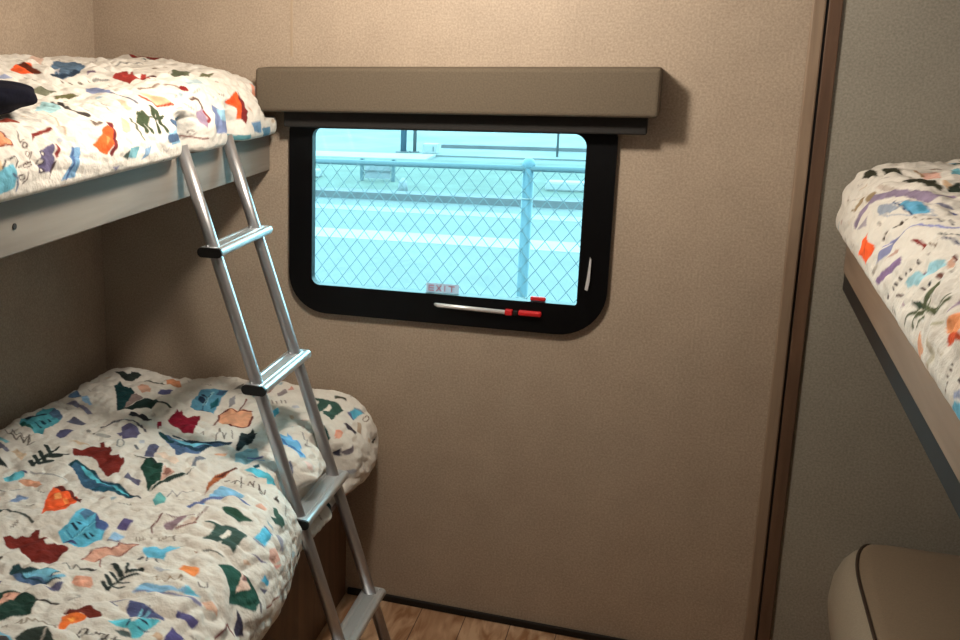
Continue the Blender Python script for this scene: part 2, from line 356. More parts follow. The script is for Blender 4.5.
# ------------------------------------------------------------------ the printed cotton: motif outlines in cloth coordinates (mm along the bunk, mm across it)
# each row: bed (0 lower left, 1 upper left, 2 right), brush stroke or filled, red, green, blue, stroke width in 0.1 mm, then the outline points
PRINT = [
[0,0,84,166,182,0,593,1197,565,1210,529,1189,455,1210,434,1183,508,1112,524,1106,653,1089,653,1106,606,1178],
[0,0,30,62,80,0,552,1159,581,1117,599,1113,560,1156],
[0,0,30,62,80,0,541,1150,537,1146,553,1119,565,1118],
[0,0,34,70,86,0,579,1160,588,1145,617,1109,622,1111],
[0,0,40,96,90,0,593,1197,571,1197,622,1135,638,1123,607,1181],
[0,0,80,110,140,0,509,1158,439,1180,510,1109,531,1109],
[0,1,44,70,84,186,551,1196,535,1188,515,1168],
[0,0,86,88,120,0,645,1050,584,1064,598,1022,655,1028],
[0,0,96,100,120,0,538,1084,503,1078,518,1030,545,1032,536,1067],
[0,0,148,190,225,0,310,1173,301,1155,395,1082,408,1082,371,1128],
[0,0,120,120,142,0,390,1172,378,1143,458,1043,466,1056,405,1134],
[0,0,86,116,150,0,331,1205,302,1214,272,1205,300,1174,327,1166,330,1191],
[0,0,120,182,192,0,687,1211,701,1174,715,1144,703,1201],
[0,1,132,130,126,135,582,987,584,985],
[0,1,132,130,126,65,586,969,603,958],
[0,1,112,106,100,26,652,1203,676,1173,641,1186,680,1150,661,1149,684,1124,669,1119,696,1095,714,1094],
[0,0,26,60,64,0,215,1111,163,1118,256,1018,339,989,399,986,407,996,294,1060],
[0,0,140,122,118,0,271,1013,309,959,380,989],
[0,0,34,52,50,0,380,989,317,955,308,931,329,903,363,911,381,961,407,996],
[0,1,44,54,50,93,330,909,334,883,343,859],
[0,0,48,56,52,0,69,1195,96,1117,73,1126,77,1082,129,1089,146,1107],
[0,0,214,168,146,0,216,1032,167,1036,221,982,261,965,259,992],
[0,0,205,140,104,0,102,997,108,971,131,931,166,907,170,935,160,960],
[0,0,88,90,130,0,242,949,204,947,189,925,241,918,260,941],
[0,1,90,92,84,103,132,1046,137,1017,171,963],
[0,0,42,46,52,0,421,952,401,954,404,925,439,870,457,874,435,933],
[0,1,92,92,100,72,543,970,506,956,471,938,479,896,540,838],
[0,0,98,94,128,0,530,916,501,908,516,877,558,845,594,837,610,870],
[0,0,132,28,48,0,421,831,383,833,351,836,357,825,340,825,375,806,380,787,357,779,354,763,397,748,489,723,492,747,464,784,441,816],
[0,0,132,28,48,0,451,849,440,842,462,828,516,815],
[0,0,92,152,182,0,310,815,159,848,129,819,128,775,319,739,318,771,327,793],
[0,0,36,56,80,0,256,815,222,820,251,790,267,793],
[0,0,36,56,80,0,203,830,196,825,220,797,242,794],
[0,0,34,98,112,0,249,779,217,767,260,752,292,760],
[0,0,62,92,124,0,139,800,128,775,166,775,176,795],
[0,1,152,202,217,63,157,810,289,783],
[0,1,44,70,98,28,184,807,311,777],
[0,1,44,60,78,53,327,793,309,775,308,761],
[0,0,222,164,132,0,317,722,267,708,271,643,305,628,368,614,390,656,377,672,372,700],
[0,1,105,42,36,62,317,724,276,704,275,691,275,641],
[0,1,105,42,36,51,319,721,360,707,406,704],
[0,1,105,42,36,66,377,673,392,652,370,613,304,627],
[0,1,110,48,46,52,276,681,242,683,205,685],
[0,0,126,124,118,0,124,761,100,756,86,741,117,725],
[0,0,152,152,158,0,254,721,219,732,176,732,231,710],
[0,0,44,56,56,0,483,596,408,617,425,592,388,593,418,575,462,576,495,551,499,586],
[0,1,150,86,80,62,145,652,91,648],
[0,0,150,140,142,0,118,624,82,610,109,595,139,614],
[0,0,84,182,216,0,259,604,204,589,244,571,334,564],
[0,0,72,132,190,0,463,515,417,510,420,483,447,473,486,506],
[0,1,140,132,128,43,187,642,203,632],
[0,1,140,132,128,46,179,632,192,623],
[0,1,140,132,128,42,169,622,182,613],
[0,1,140,132,128,40,164,611,182,600],
[0,1,140,132,128,38,155,600,173,590],
[0,1,140,132,128,43,150,589,166,580],
[0,1,112,106,100,26,487,705,467,704,498,687],
[0,1,112,106,100,33,516,647,429,672,497,631,459,641],
[0,1,112,106,100,26,413,644,485,612],
[0,0,66,66,56,0,69,478,70,470,73,449,81,443,84,473],
[0,0,58,88,80,0,100,530,88,513,95,496,91,485,116,435,149,445,199,438,172,475,151,485,161,491,147,512,123,508,101,510],
[0,0,232,226,216,0,140,485,113,479,127,468,147,472,151,484],
[0,0,88,170,200,0,114,422,79,417,66,390,121,398],
[0,1,90,100,140,91,116,420,124,401],
[0,1,120,140,160,55,77,416,66,390],
[0,0,42,72,72,0,224,474,254,443,264,386,294,361,305,378,287,431,259,447],
[0,0,72,68,78,0,185,410,171,403,160,368,182,364],
[0,0,226,154,130,0,228,408,219,404,211,389,247,378,251,392],
[0,0,62,54,50,0,96,310,55,313,65,309,63,306,83,302],
[0,0,176,156,136,0,120,386,111,375,147,353,156,366],
[0,1,110,90,72,27,65,371,70,369,79,367,85,369,89,373,90,376,87,379,77,380,65,379,64,375,67,374,66,372,65,371],
[0,0,98,162,216,0,382,497,419,468,448,433,479,462],
[0,0,205,150,138,0,55,603,58,601,71,587,91,602],
[0,1,46,56,54,89,837,999,770,996,749,950],
[0,1,46,56,54,122,815,1019,837,997],
[0,1,46,56,54,110,787,1025,822,989],
[0,1,46,56,54,108,760,1026,803,985],
[0,1,46,56,54,110,715,1036,772,985],
[0,1,46,56,54,77,769,994,727,991],
[0,1,46,56,54,162,783,988,765,963],
[0,1,46,56,54,117,817,986,796,967],
[0,0,118,42,36,0,711,959,713,931,687,905,678,896,653,912,649,903,673,886,677,876,666,875,696,852,718,847,726,825,716,823,746,802,733,800,753,786,806,775,837,788,813,816,772,851,756,867,739,899,749,932,738,943],
[0,0,62,98,128,0,809,914,795,917,771,910,814,834,859,791,865,746,905,693,917,664,919,683,909,719,898,745,921,774,898,821,851,864,810,899],
[0,1,26,66,76,84,805,912,778,909,797,866,825,828],
[0,1,30,72,88,62,842,818,868,786,867,748,907,692],
[0,1,36,80,100,202,908,781,894,748,906,715,917,684],
[0,1,50,60,72,53,907,692,916,659],
[0,0,104,205,226,0,791,891,792,879,839,820,872,783,879,741,909,694,915,688,904,716,878,753,881,788,860,808,843,834],
[0,0,98,184,204,0,912,1035,865,1029,871,997,887,990,928,1001,926,1021],
[0,1,86,88,120,70,870,1010,874,992],
[0,0,220,160,130,0,926,983,900,985,897,942,918,921,933,926,931,959],
[0,0,242,98,52,0,986,866,966,875,925,886,906,876,944,824,971,781,1011,778,1042,782,1062,798,1061,819,1086,817,1048,834,1024,846],
[0,0,98,42,38,0,923,884,908,878,939,821,962,801,966,783,998,768,981,796,947,825,936,855],
[0,0,255,166,100,0,964,858,945,856,979,829,997,836],
[0,0,255,150,84,0,979,826,966,822,1005,793,1002,807],
[0,0,44,54,52,0,812,1126,826,1103,856,1058,863,1078,865,1090],
[0,0,128,152,190,0,1034,936,986,944,986,913,1015,919],
[0,1,96,96,100,43,973,1017,976,984,953,959],
[0,0,124,186,194,0,692,1208,716,1148,727,1150,709,1197],
[0,0,114,114,132,0,723,1187,730,1162,768,1111,780,1111,759,1152],
[0,0,208,184,158,0,770,1105,748,1103,780,1051,814,1046],
[0,0,208,184,158,0,663,999,655,987,673,928,683,951],
[0,1,172,172,172,65,865,985,861,950,876,881],
[0,0,214,160,140,0,994,1003,1015,972,1033,963,1039,972],
[0,1,112,106,100,45,665,1177,698,1138,677,1138,705,1109,663,1120,700,1099,724,1088,700,1080],
[0,0,92,94,122,0,700,761,612,789,617,756,701,735],
[0,0,96,96,120,0,834,746,810,749,838,697,857,698],
[0,0,96,92,122,0,571,908,556,843,574,850,594,886],
[0,0,34,68,58,0,771,736,716,746,737,690,811,660,878,661,829,689],
[0,0,42,54,52,0,703,792,710,743,735,691,745,690,719,744],
[0,0,212,172,156,0,739,686,767,642,815,658],
[0,0,150,106,96,0,745,677,767,652,793,664],
[0,0,42,60,54,0,818,657,775,637,743,620,718,614,767,620,877,658],
[0,0,226,206,190,0,679,740,668,727,702,663,727,663],
[0,0,80,106,142,0,529,800,518,781,541,732,534,721,549,683,533,650,527,631,511,606,545,623,567,644,622,647,644,671,681,678,574,754],
[0,1,34,70,76,153,527,798,544,775,553,755],
[0,1,34,64,80,58,514,770,532,730,554,684],
[0,1,36,72,92,204,567,725,605,677],
[0,1,36,64,84,137,604,689,605,652,563,640],
[0,1,40,62,78,143,538,719,547,681,527,631,515,608],
[0,0,124,198,222,0,528,770,544,724,549,715,556,674,546,644,561,644,597,674,568,706,561,722],
[0,0,104,172,172,0,924,625,882,628,891,607,919,596,937,612],
[0,1,150,152,150,49,641,848,657,841,667,839,673,842,670,848,658,859,650,864,637,870,621,874,618,871,618,865,633,853,641,848],
[0,1,165,165,162,220,600,942,607,918],
[0,0,120,124,134,0,709,629,657,637,693,621],
[0,1,140,138,140,26,888,605,851,609,872,589,827,595,838,580,806,578],
[0,1,110,112,116,83,648,812,656,801],
[0,0,38,52,56,0,545,580,480,594,417,594,421,568,484,555,505,566,547,570],
[0,0,146,190,202,0,573,568,519,554,513,532,565,506,607,518,619,549],
[0,0,92,192,217,0,641,516,621,495,622,459,640,441,652,458,648,485],
[0,0,26,78,98,0,617,503,597,493,611,485,623,495],
[0,0,86,88,120,0,657,504,653,471,650,481],
[0,1,110,120,170,93,576,531,565,500],
[0,1,110,150,190,69,586,515,579,489],
[0,0,172,100,62,0,827,545,764,561,705,568,641,536,645,533,718,549,771,550],
[0,0,88,46,38,0,714,566,640,538,642,532,697,549],
[0,0,226,174,144,0,597,617,584,609,576,588,597,585,605,606],
[0,0,122,128,142,0,699,630,635,641,639,618,672,625],
[0,0,134,188,224,0,888,529,829,531,746,532,758,499,786,471,798,471,808,493,821,514,868,536,901,551],
[0,1,98,112,160,103,909,550,872,534,826,511,810,488,831,455],
[0,1,98,86,80,32,753,435,695,456,740,431,707,433],
[0,1,98,86,80,34,718,462,692,481,723,478,724,464,686,471],
[0,1,98,86,80,30,745,487,675,508],
[0,1,98,86,80,45,701,511,703,492],
[0,1,98,86,80,36,729,507,702,512,719,519],
[0,1,98,86,80,38,718,536,708,528],
[0,0,62,52,46,0,732,406,703,403,743,393],
[0,0,112,178,222,0,432,523,408,507,411,482,466,423,483,410,502,421,468,467,484,498],
[0,1,76,122,176,115,481,501,442,498,463,466,486,424],
[0,0,112,118,142,0,548,428,534,428,545,391,556,378],
[0,0,128,138,168,0,585,369,570,393,570,358,583,347],
[0,0,124,130,160,0,542,467,557,442,569,440,565,457],
[0,0,218,192,186,0,499,411,489,390,502,376,515,389],
[0,0,92,192,216,0,617,464,627,447,640,398,670,441],
[0,0,52,82,80,0,286,416,266,411,262,392,291,364,298,383],
[0,0,70,70,88,0,265,336,249,348,251,319,260,324],
[0,0,130,124,134,0,251,336,212,345,222,328,244,323],
[0,1,150,145,145,36,345,470,392,447,375,434,430,432,413,417],
[0,0,216,160,140,0,237,399,219,390,240,380,257,381],
[0,0,118,42,36,0,1194,842,1182,834,1187,813,1176,808,1173,789,1141,794,1136,803,1136,792,1134,789,1163,773,1162,765,1155,765,1160,752,1172,756,1185,742,1175,733,1166,732,1169,723,1161,720,1166,699,1195,691,1251,683,1270,703,1276,711,1247,751,1221,788,1230,803,1220,820],
[0,0,98,188,222,0,1134,744,1020,753,1012,740,1038,700,1062,659,1079,661,1107,652,1152,670,1153,684,1151,723],
[0,0,82,124,160,0,1049,741,1014,745,1028,713,1063,717],
[0,0,76,96,148,0,1028,713,1042,694,1062,659,1079,662,1085,681],
[0,0,72,80,128,0,1149,724,1135,711,1146,688,1151,717],
[0,0,28,48,72,0,1092,741,1086,736,1102,712,1109,715],
[0,0,28,48,72,0,1080,736,1073,734,1083,715,1088,719],
[0,0,28,48,72,0,1108,699,1104,695,1115,676,1117,681],
[0,0,28,48,72,0,1100,689,1097,686,1102,671,1108,675],
[0,1,50,112,152,28,1123,731,1127,710,1050,701],
[0,1,130,214,236,29,1130,730,1133,709,1056,698],
[0,0,50,62,58,0,1070,950,1079,920,1125,906,1129,910],
[0,1,80,86,82,73,1078,921,1092,867,1116,818],
[0,0,40,68,74,0,1323,741,1303,746,1288,740,1302,718,1284,686,1288,642,1337,665,1346,702,1328,734],
[0,0,80,106,142,0,1327,733,1321,701,1305,635,1305,632,1341,663,1346,702],
[0,0,124,194,222,0,1321,712,1289,690,1287,646,1313,655,1324,703],
[0,1,128,198,232,70,1316,696,1318,647,1290,634],
[0,1,42,72,92,51,1326,708,1329,658,1308,633],
[0,1,82,72,68,85,1312,784,1283,787],
[0,1,70,60,58,74,1204,856,1205,854],
[0,0,222,170,150,0,1202,647,1151,648,1135,624,1131,616,1106,614,1090,578,1144,591,1151,607,1192,621],
[0,1,140,78,72,34,1204,646,1153,650],
[0,1,140,78,72,34,1145,647,1136,621,1136,613,1102,613,1090,577,1146,590,1155,608],
[0,1,140,78,72,26,1188,623,1175,618,1211,599],
[0,1,140,138,134,41,1246,665,1230,665,1254,643,1233,642,1235,628],
[0,1,64,64,62,107,1236,626,1230,600],
[0,0,90,84,130,0,1059,644,1020,646,1022,621,1054,623],
[0,0,144,184,218,0,1105,641,1072,640,1075,614,1095,618],
[0,1,86,88,120,40,1108,639,1097,616],
[0,1,108,56,56,37,1040,571,1023,581,971,579],
[0,1,192,182,172,54,1052,590,1027,582],
[0,0,154,130,140,0,1009,562,993,566,955,549,958,538,993,540,1017,543,1022,553],
[0,1,124,94,98,28,971,570,948,527],
[0,1,140,78,72,40,1009,538,984,520,972,517],
[0,0,226,202,188,0,995,535,958,530,958,521,984,520],
[0,0,108,194,230,0,1113,560,1094,563,1088,544,1095,534,1078,525,1077,509,1088,507,1108,520,1140,514,1132,532,1139,542],
[0,1,62,66,76,26,1139,542,1152,538],
[0,1,62,62,76,32,1135,530,1155,518],
[0,1,70,70,76,54,1153,552,1141,549],
[0,1,64,58,62,39,1074,508,1079,503],
[0,0,156,184,190,0,1082,524,1074,508,1089,511],
[0,1,150,140,128,26,1071,591,1079,586],
[0,1,150,140,128,26,1067,585,1074,581],
[0,1,150,140,128,26,1063,580,1070,576],
[0,1,150,140,128,26,1054,568,1064,563],
[0,1,150,140,128,26,1051,554,1061,549],
[0,1,150,140,128,26,1048,549,1057,544],
[0,1,150,140,128,26,1044,545,1054,540],
[0,1,150,140,128,26,1041,540,1050,536],
[0,1,150,140,128,26,1039,535,1052,529],
[0,1,120,110,100,26,1033,534,1058,525],
[0,1,150,140,128,26,1081,586,1065,573],
[0,1,150,140,128,27,1065,551,1039,531],
[0,0,236,144,84,0,1166,481,1141,482,1138,470,1139,463,1141,455,1169,449,1177,452,1179,465],
[0,1,46,56,54,96,1188,583,1231,550],
[0,1,46,56,54,56,1177,560,1222,545],
[0,1,46,56,54,103,1193,531,1216,541],
[0,1,46,56,54,75,1228,570,1238,558],
[0,1,46,56,54,82,1271,564,1291,549],
[0,1,46,56,54,88,1248,568,1272,549],
[0,1,46,56,54,50,1239,557,1253,547],
[0,1,46,56,54,69,1275,547,1267,533],
[0,1,46,56,54,55,1256,547,1250,530],
[0,1,46,56,54,64,1241,548,1218,528],
[0,1,46,56,54,45,1291,549,1252,548,1239,544],
[0,0,48,82,68,0,877,497,869,481,892,454,895,433,915,452,923,456,911,484],
[0,0,64,88,82,0,957,508,953,500,957,480,949,474,949,456,956,448,954,430,1009,432,1043,428,1034,455,1021,460,1033,461,1036,486,1025,488,1009,483,989,484,965,489,962,503],
[0,0,232,226,216,0,1007,466,968,464,970,457,992,454,1017,459],
[0,0,98,198,236,0,948,417,893,411,887,385,946,388],
[0,1,132,152,192,50,952,416,950,390],
[0,1,92,122,172,59,889,409,887,385],
[0,0,228,178,158,0,819,441,796,432,807,414,824,419,828,435],
[0,0,62,92,82,0,782,404,772,391,786,378,799,360,819,365,839,387,826,405,812,389],
[0,1,122,82,76,26,994,528,979,519,954,521,898,518],
[0,0,150,120,100,0,1088,483,1081,479,1085,476,1090,479],
[0,1,64,78,74,38,1074,472,1065,464,1069,438],
[0,0,154,154,168,0,866,376,848,363,882,340,894,349],
[0,0,228,182,168,0,942,378,919,367,918,339,959,349,965,366],
[0,0,98,92,128,0,1009,407,999,391,980,360,996,373],
[0,0,226,192,168,0,1041,405,1029,400,1026,384,1051,399],
[0,1,40,40,42,48,749,440,738,437],
[0,0,38,64,56,0,1403,722,1374,679,1377,647,1382,637,1435,620,1449,633,1488,650,1487,665],
[0,0,222,168,148,0,1402,701,1376,678,1465,675,1422,692],
[0,1,140,80,66,26,1394,691,1419,689],
[0,1,58,54,50,74,1381,641,1379,596],
[0,0,238,120,58,0,1465,552,1412,569,1388,563,1395,537,1407,536,1440,545,1469,547],
[0,0,108,44,34,0,1405,573,1386,569,1357,549,1369,536,1368,528,1379,521,1394,520,1397,534,1390,551,1404,569],
[0,0,255,170,80,0,1421,558,1408,549,1430,547],
[0,0,236,174,150,0,1295,616,1275,617,1268,588,1288,573,1302,574,1304,601],
[0,0,98,98,128,0,1342,648,1310,622,1337,618,1345,631],
[0,0,108,98,128,0,1364,749,1358,733,1388,728,1389,732],
[0,0,54,64,58,0,1537,586,1517,589,1478,579,1468,569,1503,542,1508,529,1521,523,1551,567],
[0,1,196,186,176,26,1475,565,1538,548],
[0,0,134,204,236,0,1508,651,1523,617,1547,580,1553,568,1555,576,1531,620,1516,645],
[0,0,84,80,80,0,1538,630,1537,603,1559,574,1580,601],
[0,1,150,140,128,26,1498,638,1488,634,1499,628],
[0,1,150,140,128,43,1485,619,1463,619,1479,611,1470,608,1455,613,1458,601,1444,602,1454,590,1447,588,1456,574],
[0,1,140,130,120,36,1455,572,1450,563,1460,558],
[0,1,72,66,62,26,1439,520,1443,525,1457,526,1467,519,1452,517,1439,519,1457,512,1455,507,1443,507,1436,507,1441,501,1434,501,1435,494,1460,492,1454,490,1433,490,1463,485],
[0,1,72,66,62,30,1445,482,1436,469],
[0,1,72,66,62,26,1430,480,1461,474],
[0,1,72,66,62,28,1437,466,1442,457],
[0,0,134,184,220,0,1286,511,1244,513,1238,484,1241,456,1219,448,1225,432,1235,427,1243,451,1265,475,1271,501],
[0,1,122,128,168,40,1279,510,1265,495,1264,468,1249,445,1242,422],
[0,0,114,208,232,0,1224,455,1221,445,1223,433,1229,430],
[0,0,114,194,228,0,1225,450,1226,439,1225,416,1242,444],
[0,0,142,142,178,0,1246,441,1235,412,1242,406,1251,423,1251,438],
[0,0,228,184,160,0,1232,412,1213,400,1215,379,1226,370,1240,395],
[0,0,88,96,140,0,1338,501,1311,505,1315,487,1320,461,1326,444,1336,440,1338,451,1353,471,1361,488],
[0,0,98,200,220,0,1400,506,1382,501,1365,483,1385,476,1352,470,1340,449,1341,443,1379,451,1410,452,1418,460,1401,473,1399,495],
[0,1,134,208,228,26,1329,479,1359,477],
[0,1,134,208,228,33,1327,469,1354,472],
[0,0,40,50,76,0,1360,475,1362,460,1368,454,1370,465],
[0,1,52,62,92,26,1314,475,1352,473],
[0,0,94,112,112,0,1412,490,1405,480,1408,469,1417,461,1421,477],
[0,1,60,80,110,26,1365,483,1394,479],
[0,1,60,80,110,32,1388,463,1387,453,1381,447],
[0,1,124,124,142,48,1322,530,1315,524,1306,510],
[0,1,124,124,142,49,1323,529,1331,518],
[0,0,88,84,132,0,1296,433,1285,422,1284,410,1285,391,1305,391,1310,411,1307,400,1309,430],
[0,0,90,84,138,0,1392,419,1377,420,1338,423,1342,409,1339,390,1378,396,1399,413],
[0,0,228,194,164,0,1396,439,1375,436,1376,423,1395,421],
[0,1,160,140,118,26,1211,507,1202,503,1225,496,1216,492,1222,483,1201,483,1215,471,1194,468,1213,462],
[0,0,42,84,74,0,1101,436,1071,415,1067,392,1073,361,1071,340,1087,323,1126,322,1148,349,1173,370,1141,393],
[0,0,228,198,184,0,1067,392,1080,371,1084,354,1138,375],
[0,0,134,98,98,0,1069,385,1080,371,1096,381],
[0,0,84,184,228,0,1040,349,1017,352,1006,332,1023,329],
[0,0,98,98,120,0,1055,343,1030,324,1048,325],
[0,1,104,98,98,26,1196,439,1206,432,1199,425,1186,422,1175,428],
[0,0,66,62,82,0,1162,351,1164,336,1180,300,1211,316,1200,327,1178,336],
[0,1,112,52,52,46,1273,348,1210,343,1218,322],
[0,1,94,94,100,60,1087,323,1104,312],
[0,0,228,172,164,0,960,348,931,334,956,336],
[0,1,120,66,56,37,1064,300,990,293],
[1,0,242,98,52,0,732,786,689,793,631,789,714,733,740,752,745,773],
[1,0,96,46,30,0,689,793,659,793,703,713,710,729,692,773],
[1,0,88,112,136,0,580,768,448,829,441,806,400,800,481,725,544,713,648,667,689,682,684,694,560,754],
[1,1,46,62,80,197,687,692,629,678,546,709],
[1,0,192,192,204,0,627,731,546,760,663,694],
[1,0,112,96,114,0,526,695,503,682,536,664,588,660],
[1,0,114,116,98,0,818,677,781,662,775,633,837,635,837,644],
[1,0,100,98,68,0,810,629,759,596,769,576,847,590],
[1,1,64,58,56,100,906,563,922,540],
[1,1,64,58,56,117,895,550,930,522],
[1,1,64,58,56,102,925,517,943,500],
[1,0,154,198,212,0,1044,519,924,578,928,539,970,494],
[1,0,218,188,172,0,562,842,402,884,591,787],
[1,0,70,44,40,0,640,886,632,884,700,848],
[1,1,130,120,110,73,693,670,698,663],
[1,1,130,120,110,71,678,655,679,650],
[1,1,130,120,110,95,654,642,655,636],
[1,1,130,120,110,65,618,638,620,632],
[1,0,150,160,190,0,842,754,813,744,809,726,870,735],
[1,0,156,54,48,0,530,621,421,650,397,650,430,627,406,626,496,578,497,561,421,587,480,549,501,528,510,556,557,557,538,598],
[1,1,88,26,30,220,465,544,469,540],
[1,0,90,94,74,0,426,510,212,598,182,578,387,484],
[1,1,134,120,104,220,286,629,218,619,208,593],
[1,1,146,126,114,81,620,503,596,487,507,481,499,450],
[1,1,134,36,36,220,491,444,489,443],
[1,0,124,134,168,0,677,612,651,590,730,513,731,582],
[1,1,100,100,114,109,723,517,715,493,728,454],
[1,0,238,178,144,0,650,486,632,457,618,413,676,423],
[1,1,166,74,52,74,666,477,678,424,617,409],
[1,0,232,172,148,0,753,490,754,478,765,444,796,434],
[1,1,132,130,126,95,596,635,557,618],
[1,1,132,130,126,52,352,707,284,707,234,686],
[1,1,132,130,126,220,285,669,283,664],
[1,0,230,154,114,0,1284,455,1283,436,1293,401,1353,400],
[1,1,128,52,36,37,1282,457,1280,438,1292,398,1353,400],
[1,1,144,62,46,188,1242,484,1216,479,1183,475],
[1,0,114,184,208,0,1417,337,1378,346,1338,352,1341,330,1359,296,1393,290,1427,292],
[1,1,78,72,74,37,1388,344,1361,361,1324,366,1319,354,1336,342],
[1,1,92,112,144,49,1356,328,1344,318,1354,287],
[1,1,42,62,78,109,1423,319,1421,316],
[1,0,204,180,144,0,1386,371,1375,364,1391,340,1416,341],
[1,1,80,62,58,33,1322,315,1324,312,1328,310,1333,310,1337,312,1339,314,1340,317,1338,320,1334,322,1329,322,1325,321,1322,319,1322,315],
[1,1,80,62,58,27,1286,341,1299,338,1305,336,1310,336,1314,338,1315,340,1313,343,1309,346,1304,348,1292,349,1289,347,1287,345,1286,341],
[1,1,80,62,58,26,1268,367,1273,364,1277,362,1280,362,1282,363,1283,366,1280,370,1276,373,1270,375,1266,375,1263,374,1264,371,1268,367],
[1,1,80,62,58,41,1247,393,1252,390,1257,388,1261,388,1263,389,1263,392,1261,396,1257,398,1253,400,1249,401,1246,399,1245,396,1247,393],
[1,1,80,62,58,26,1240,433,1264,402,1245,408],
[1,1,80,62,58,33,1334,300,1316,310,1308,324],
[1,1,80,62,58,26,1327,341,1283,347,1255,374],
[1,0,100,94,126,0,1231,370,1170,385,1199,353,1226,313,1277,319],
[1,1,70,62,70,30,1220,361,1222,358,1226,356,1229,356,1232,357,1233,360,1232,363,1230,365,1227,367,1224,367,1222,366,1220,364,1220,361],
[1,1,235,228,215,63,1227,362,1225,362],
[1,1,70,62,70,28,1242,343,1244,340,1247,338,1253,338,1258,339,1261,341,1261,344,1259,346,1252,349,1241,350,1240,348,1240,345,1242,343],
[1,1,235,228,215,71,1254,343,1248,343],
[1,1,70,62,70,48,1251,321,1254,318,1261,317,1266,317,1270,318,1270,321,1270,324,1265,327,1261,328,1256,329,1253,327,1251,324,1251,321],
[1,1,235,228,215,78,1263,323,1261,323],
[1,0,124,46,40,0,1197,424,1119,434,1123,424,1193,415,1227,399],
[1,0,146,62,62,0,1161,386,1152,383,1186,347,1202,344],
[1,0,74,60,62,0,1217,332,1203,340,1216,320,1238,296],
[1,0,114,154,190,0,1200,286,1167,315,1132,362,1098,361,1122,335,1150,287,1181,287],
[1,1,72,98,144,64,1127,361,1158,314,1181,287],
[1,1,72,98,144,26,1151,339,1122,335],
[1,0,164,204,210,0,1023,530,921,578,961,502,1026,492],
[1,1,72,66,64,131,910,559,928,533],
[1,1,72,66,64,110,930,520,940,507],
[1,1,72,66,64,132,944,491,942,480],
[1,1,72,66,64,220,940,472,936,461],
[1,1,190,170,150,49,1036,494,1078,438,1102,399],
[1,0,242,98,48,0,1050,358,969,397,929,410,929,391,985,350,1011,335,1027,324,1050,338],
[1,0,112,42,46,0,918,421,908,408,951,367,985,336,1010,320,1017,327,985,350,930,398],
[1,0,255,150,90,0,998,370,978,371,1018,348],
[1,1,62,74,54,81,801,403,708,387],
[1,1,62,74,54,169,768,420,813,391,813,367],
[1,1,62,74,54,141,753,421,796,385,793,359],
[1,1,62,74,54,125,708,426,750,387,763,352],
[1,1,62,74,54,168,712,407,730,371,727,351],
[1,1,62,74,54,65,751,389,693,391],
[1,1,94,98,84,85,822,414,843,374,842,345],
[1,0,222,184,154,0,851,425,843,410,870,376,911,369],
[1,0,236,178,154,0,749,492,747,473,779,436,801,438],
[1,0,134,178,208,0,726,344,610,351,593,361,585,344,585,304,726,311],
[1,1,72,94,124,217,666,367,599,320,731,329],
[1,0,114,164,178,0,963,311,924,331,874,330,901,299],
[1,0,74,88,84,0,966,312,937,327,943,300],
[1,0,124,154,182,0,877,290,847,321,818,324,839,300],
[1,0,130,130,160,0,1008,290,978,291,989,278],
[1,1,120,105,95,98,967,431,978,412,941,419],
[1,1,120,105,95,35,822,478,836,461],
[1,0,242,94,48,0,326,378,220,408,216,390,224,357,251,323,278,325,267,357],
[1,0,118,42,42,0,212,407,213,383,219,346,256,309,266,325,231,367],
[1,0,94,98,78,0,209,595,194,555,380,482,410,502],
[1,0,104,104,78,0,324,478,205,514,180,495,279,468],
[1,0,180,198,204,0,439,470,365,465,369,442,458,443],
[1,0,124,138,178,0,427,380,396,357,307,314,316,294,467,305,479,332],
[1,0,154,198,224,0,418,367,322,335,313,313,428,337],
[1,0,154,134,158,0,548,369,492,377,502,343,520,324,538,340],
[1,1,134,56,60,87,494,367,493,346,506,339],
[1,1,94,74,68,84,527,405,496,409,480,398,492,377],
[1,0,128,178,208,0,601,342,591,336,584,310,688,312],
[1,0,98,154,164,0,309,281,235,282,227,270,299,262],
[1,0,108,144,178,0,225,312,160,312,157,278,209,287],
[1,0,98,138,164,0,154,292,88,291,88,264,133,265],
[1,0,224,154,130,0,81,444,76,401,63,378,102,385],
[1,0,208,164,138,0,208,363,185,341,198,344],
[1,1,114,72,66,46,582,306,518,299],
[1,1,114,94,88,34,50,354,122,313],
[1,1,120,110,105,26,569,305,570,301,572,299,575,298,576,299,578,301,578,304,577,307,575,310,573,311,571,310,569,308,569,305],
[1,1,120,110,105,26,553,315,554,312,556,310,559,309,562,310,564,313,565,316,564,319,563,321,560,321,557,320,555,319,553,315],
[2,0,58,58,46,0,138,327,91,345,129,356,223,348,166,333],
[2,0,58,58,46,0,145,366,148,375,186,387,300,384,232,360],
[2,0,58,58,46,0,364,373,378,385,370,421,556,413,577,407,531,391,435,378],
[2,0,44,54,46,0,564,418,501,440,494,451,592,437,584,419],
[2,0,216,184,150,0,472,424,509,436,564,417],
[2,0,214,170,156,0,309,415,266,449,372,440,341,415],
[2,1,150,120,90,58,269,405,326,415],
[2,1,120,96,80,77,229,445,226,464],
[2,0,104,164,180,0,252,477,341,480,407,468,371,457],
[2,1,140,126,150,220,397,260,395,279,385,306,424,329,479,353,581,369,631,382,621,413],
[2,1,134,138,190,55,681,266,712,289,734,320,757,338,845,358,914,376],
[2,0,150,160,176,0,494,303,483,316,552,331,618,335,607,322,519,303],
[2,0,98,164,200,0,582,339,595,349,635,367,686,370,715,366,669,342],
[2,0,72,140,170,0,644,358,654,369,691,366,676,354],
[2,1,44,64,100,35,546,335,675,342],
[2,1,150,160,180,26,501,307,549,331,631,368,740,371,611,314,509,302],
[2,1,160,140,110,45,273,268,305,273],
[2,1,160,140,110,220,305,282,306,285],
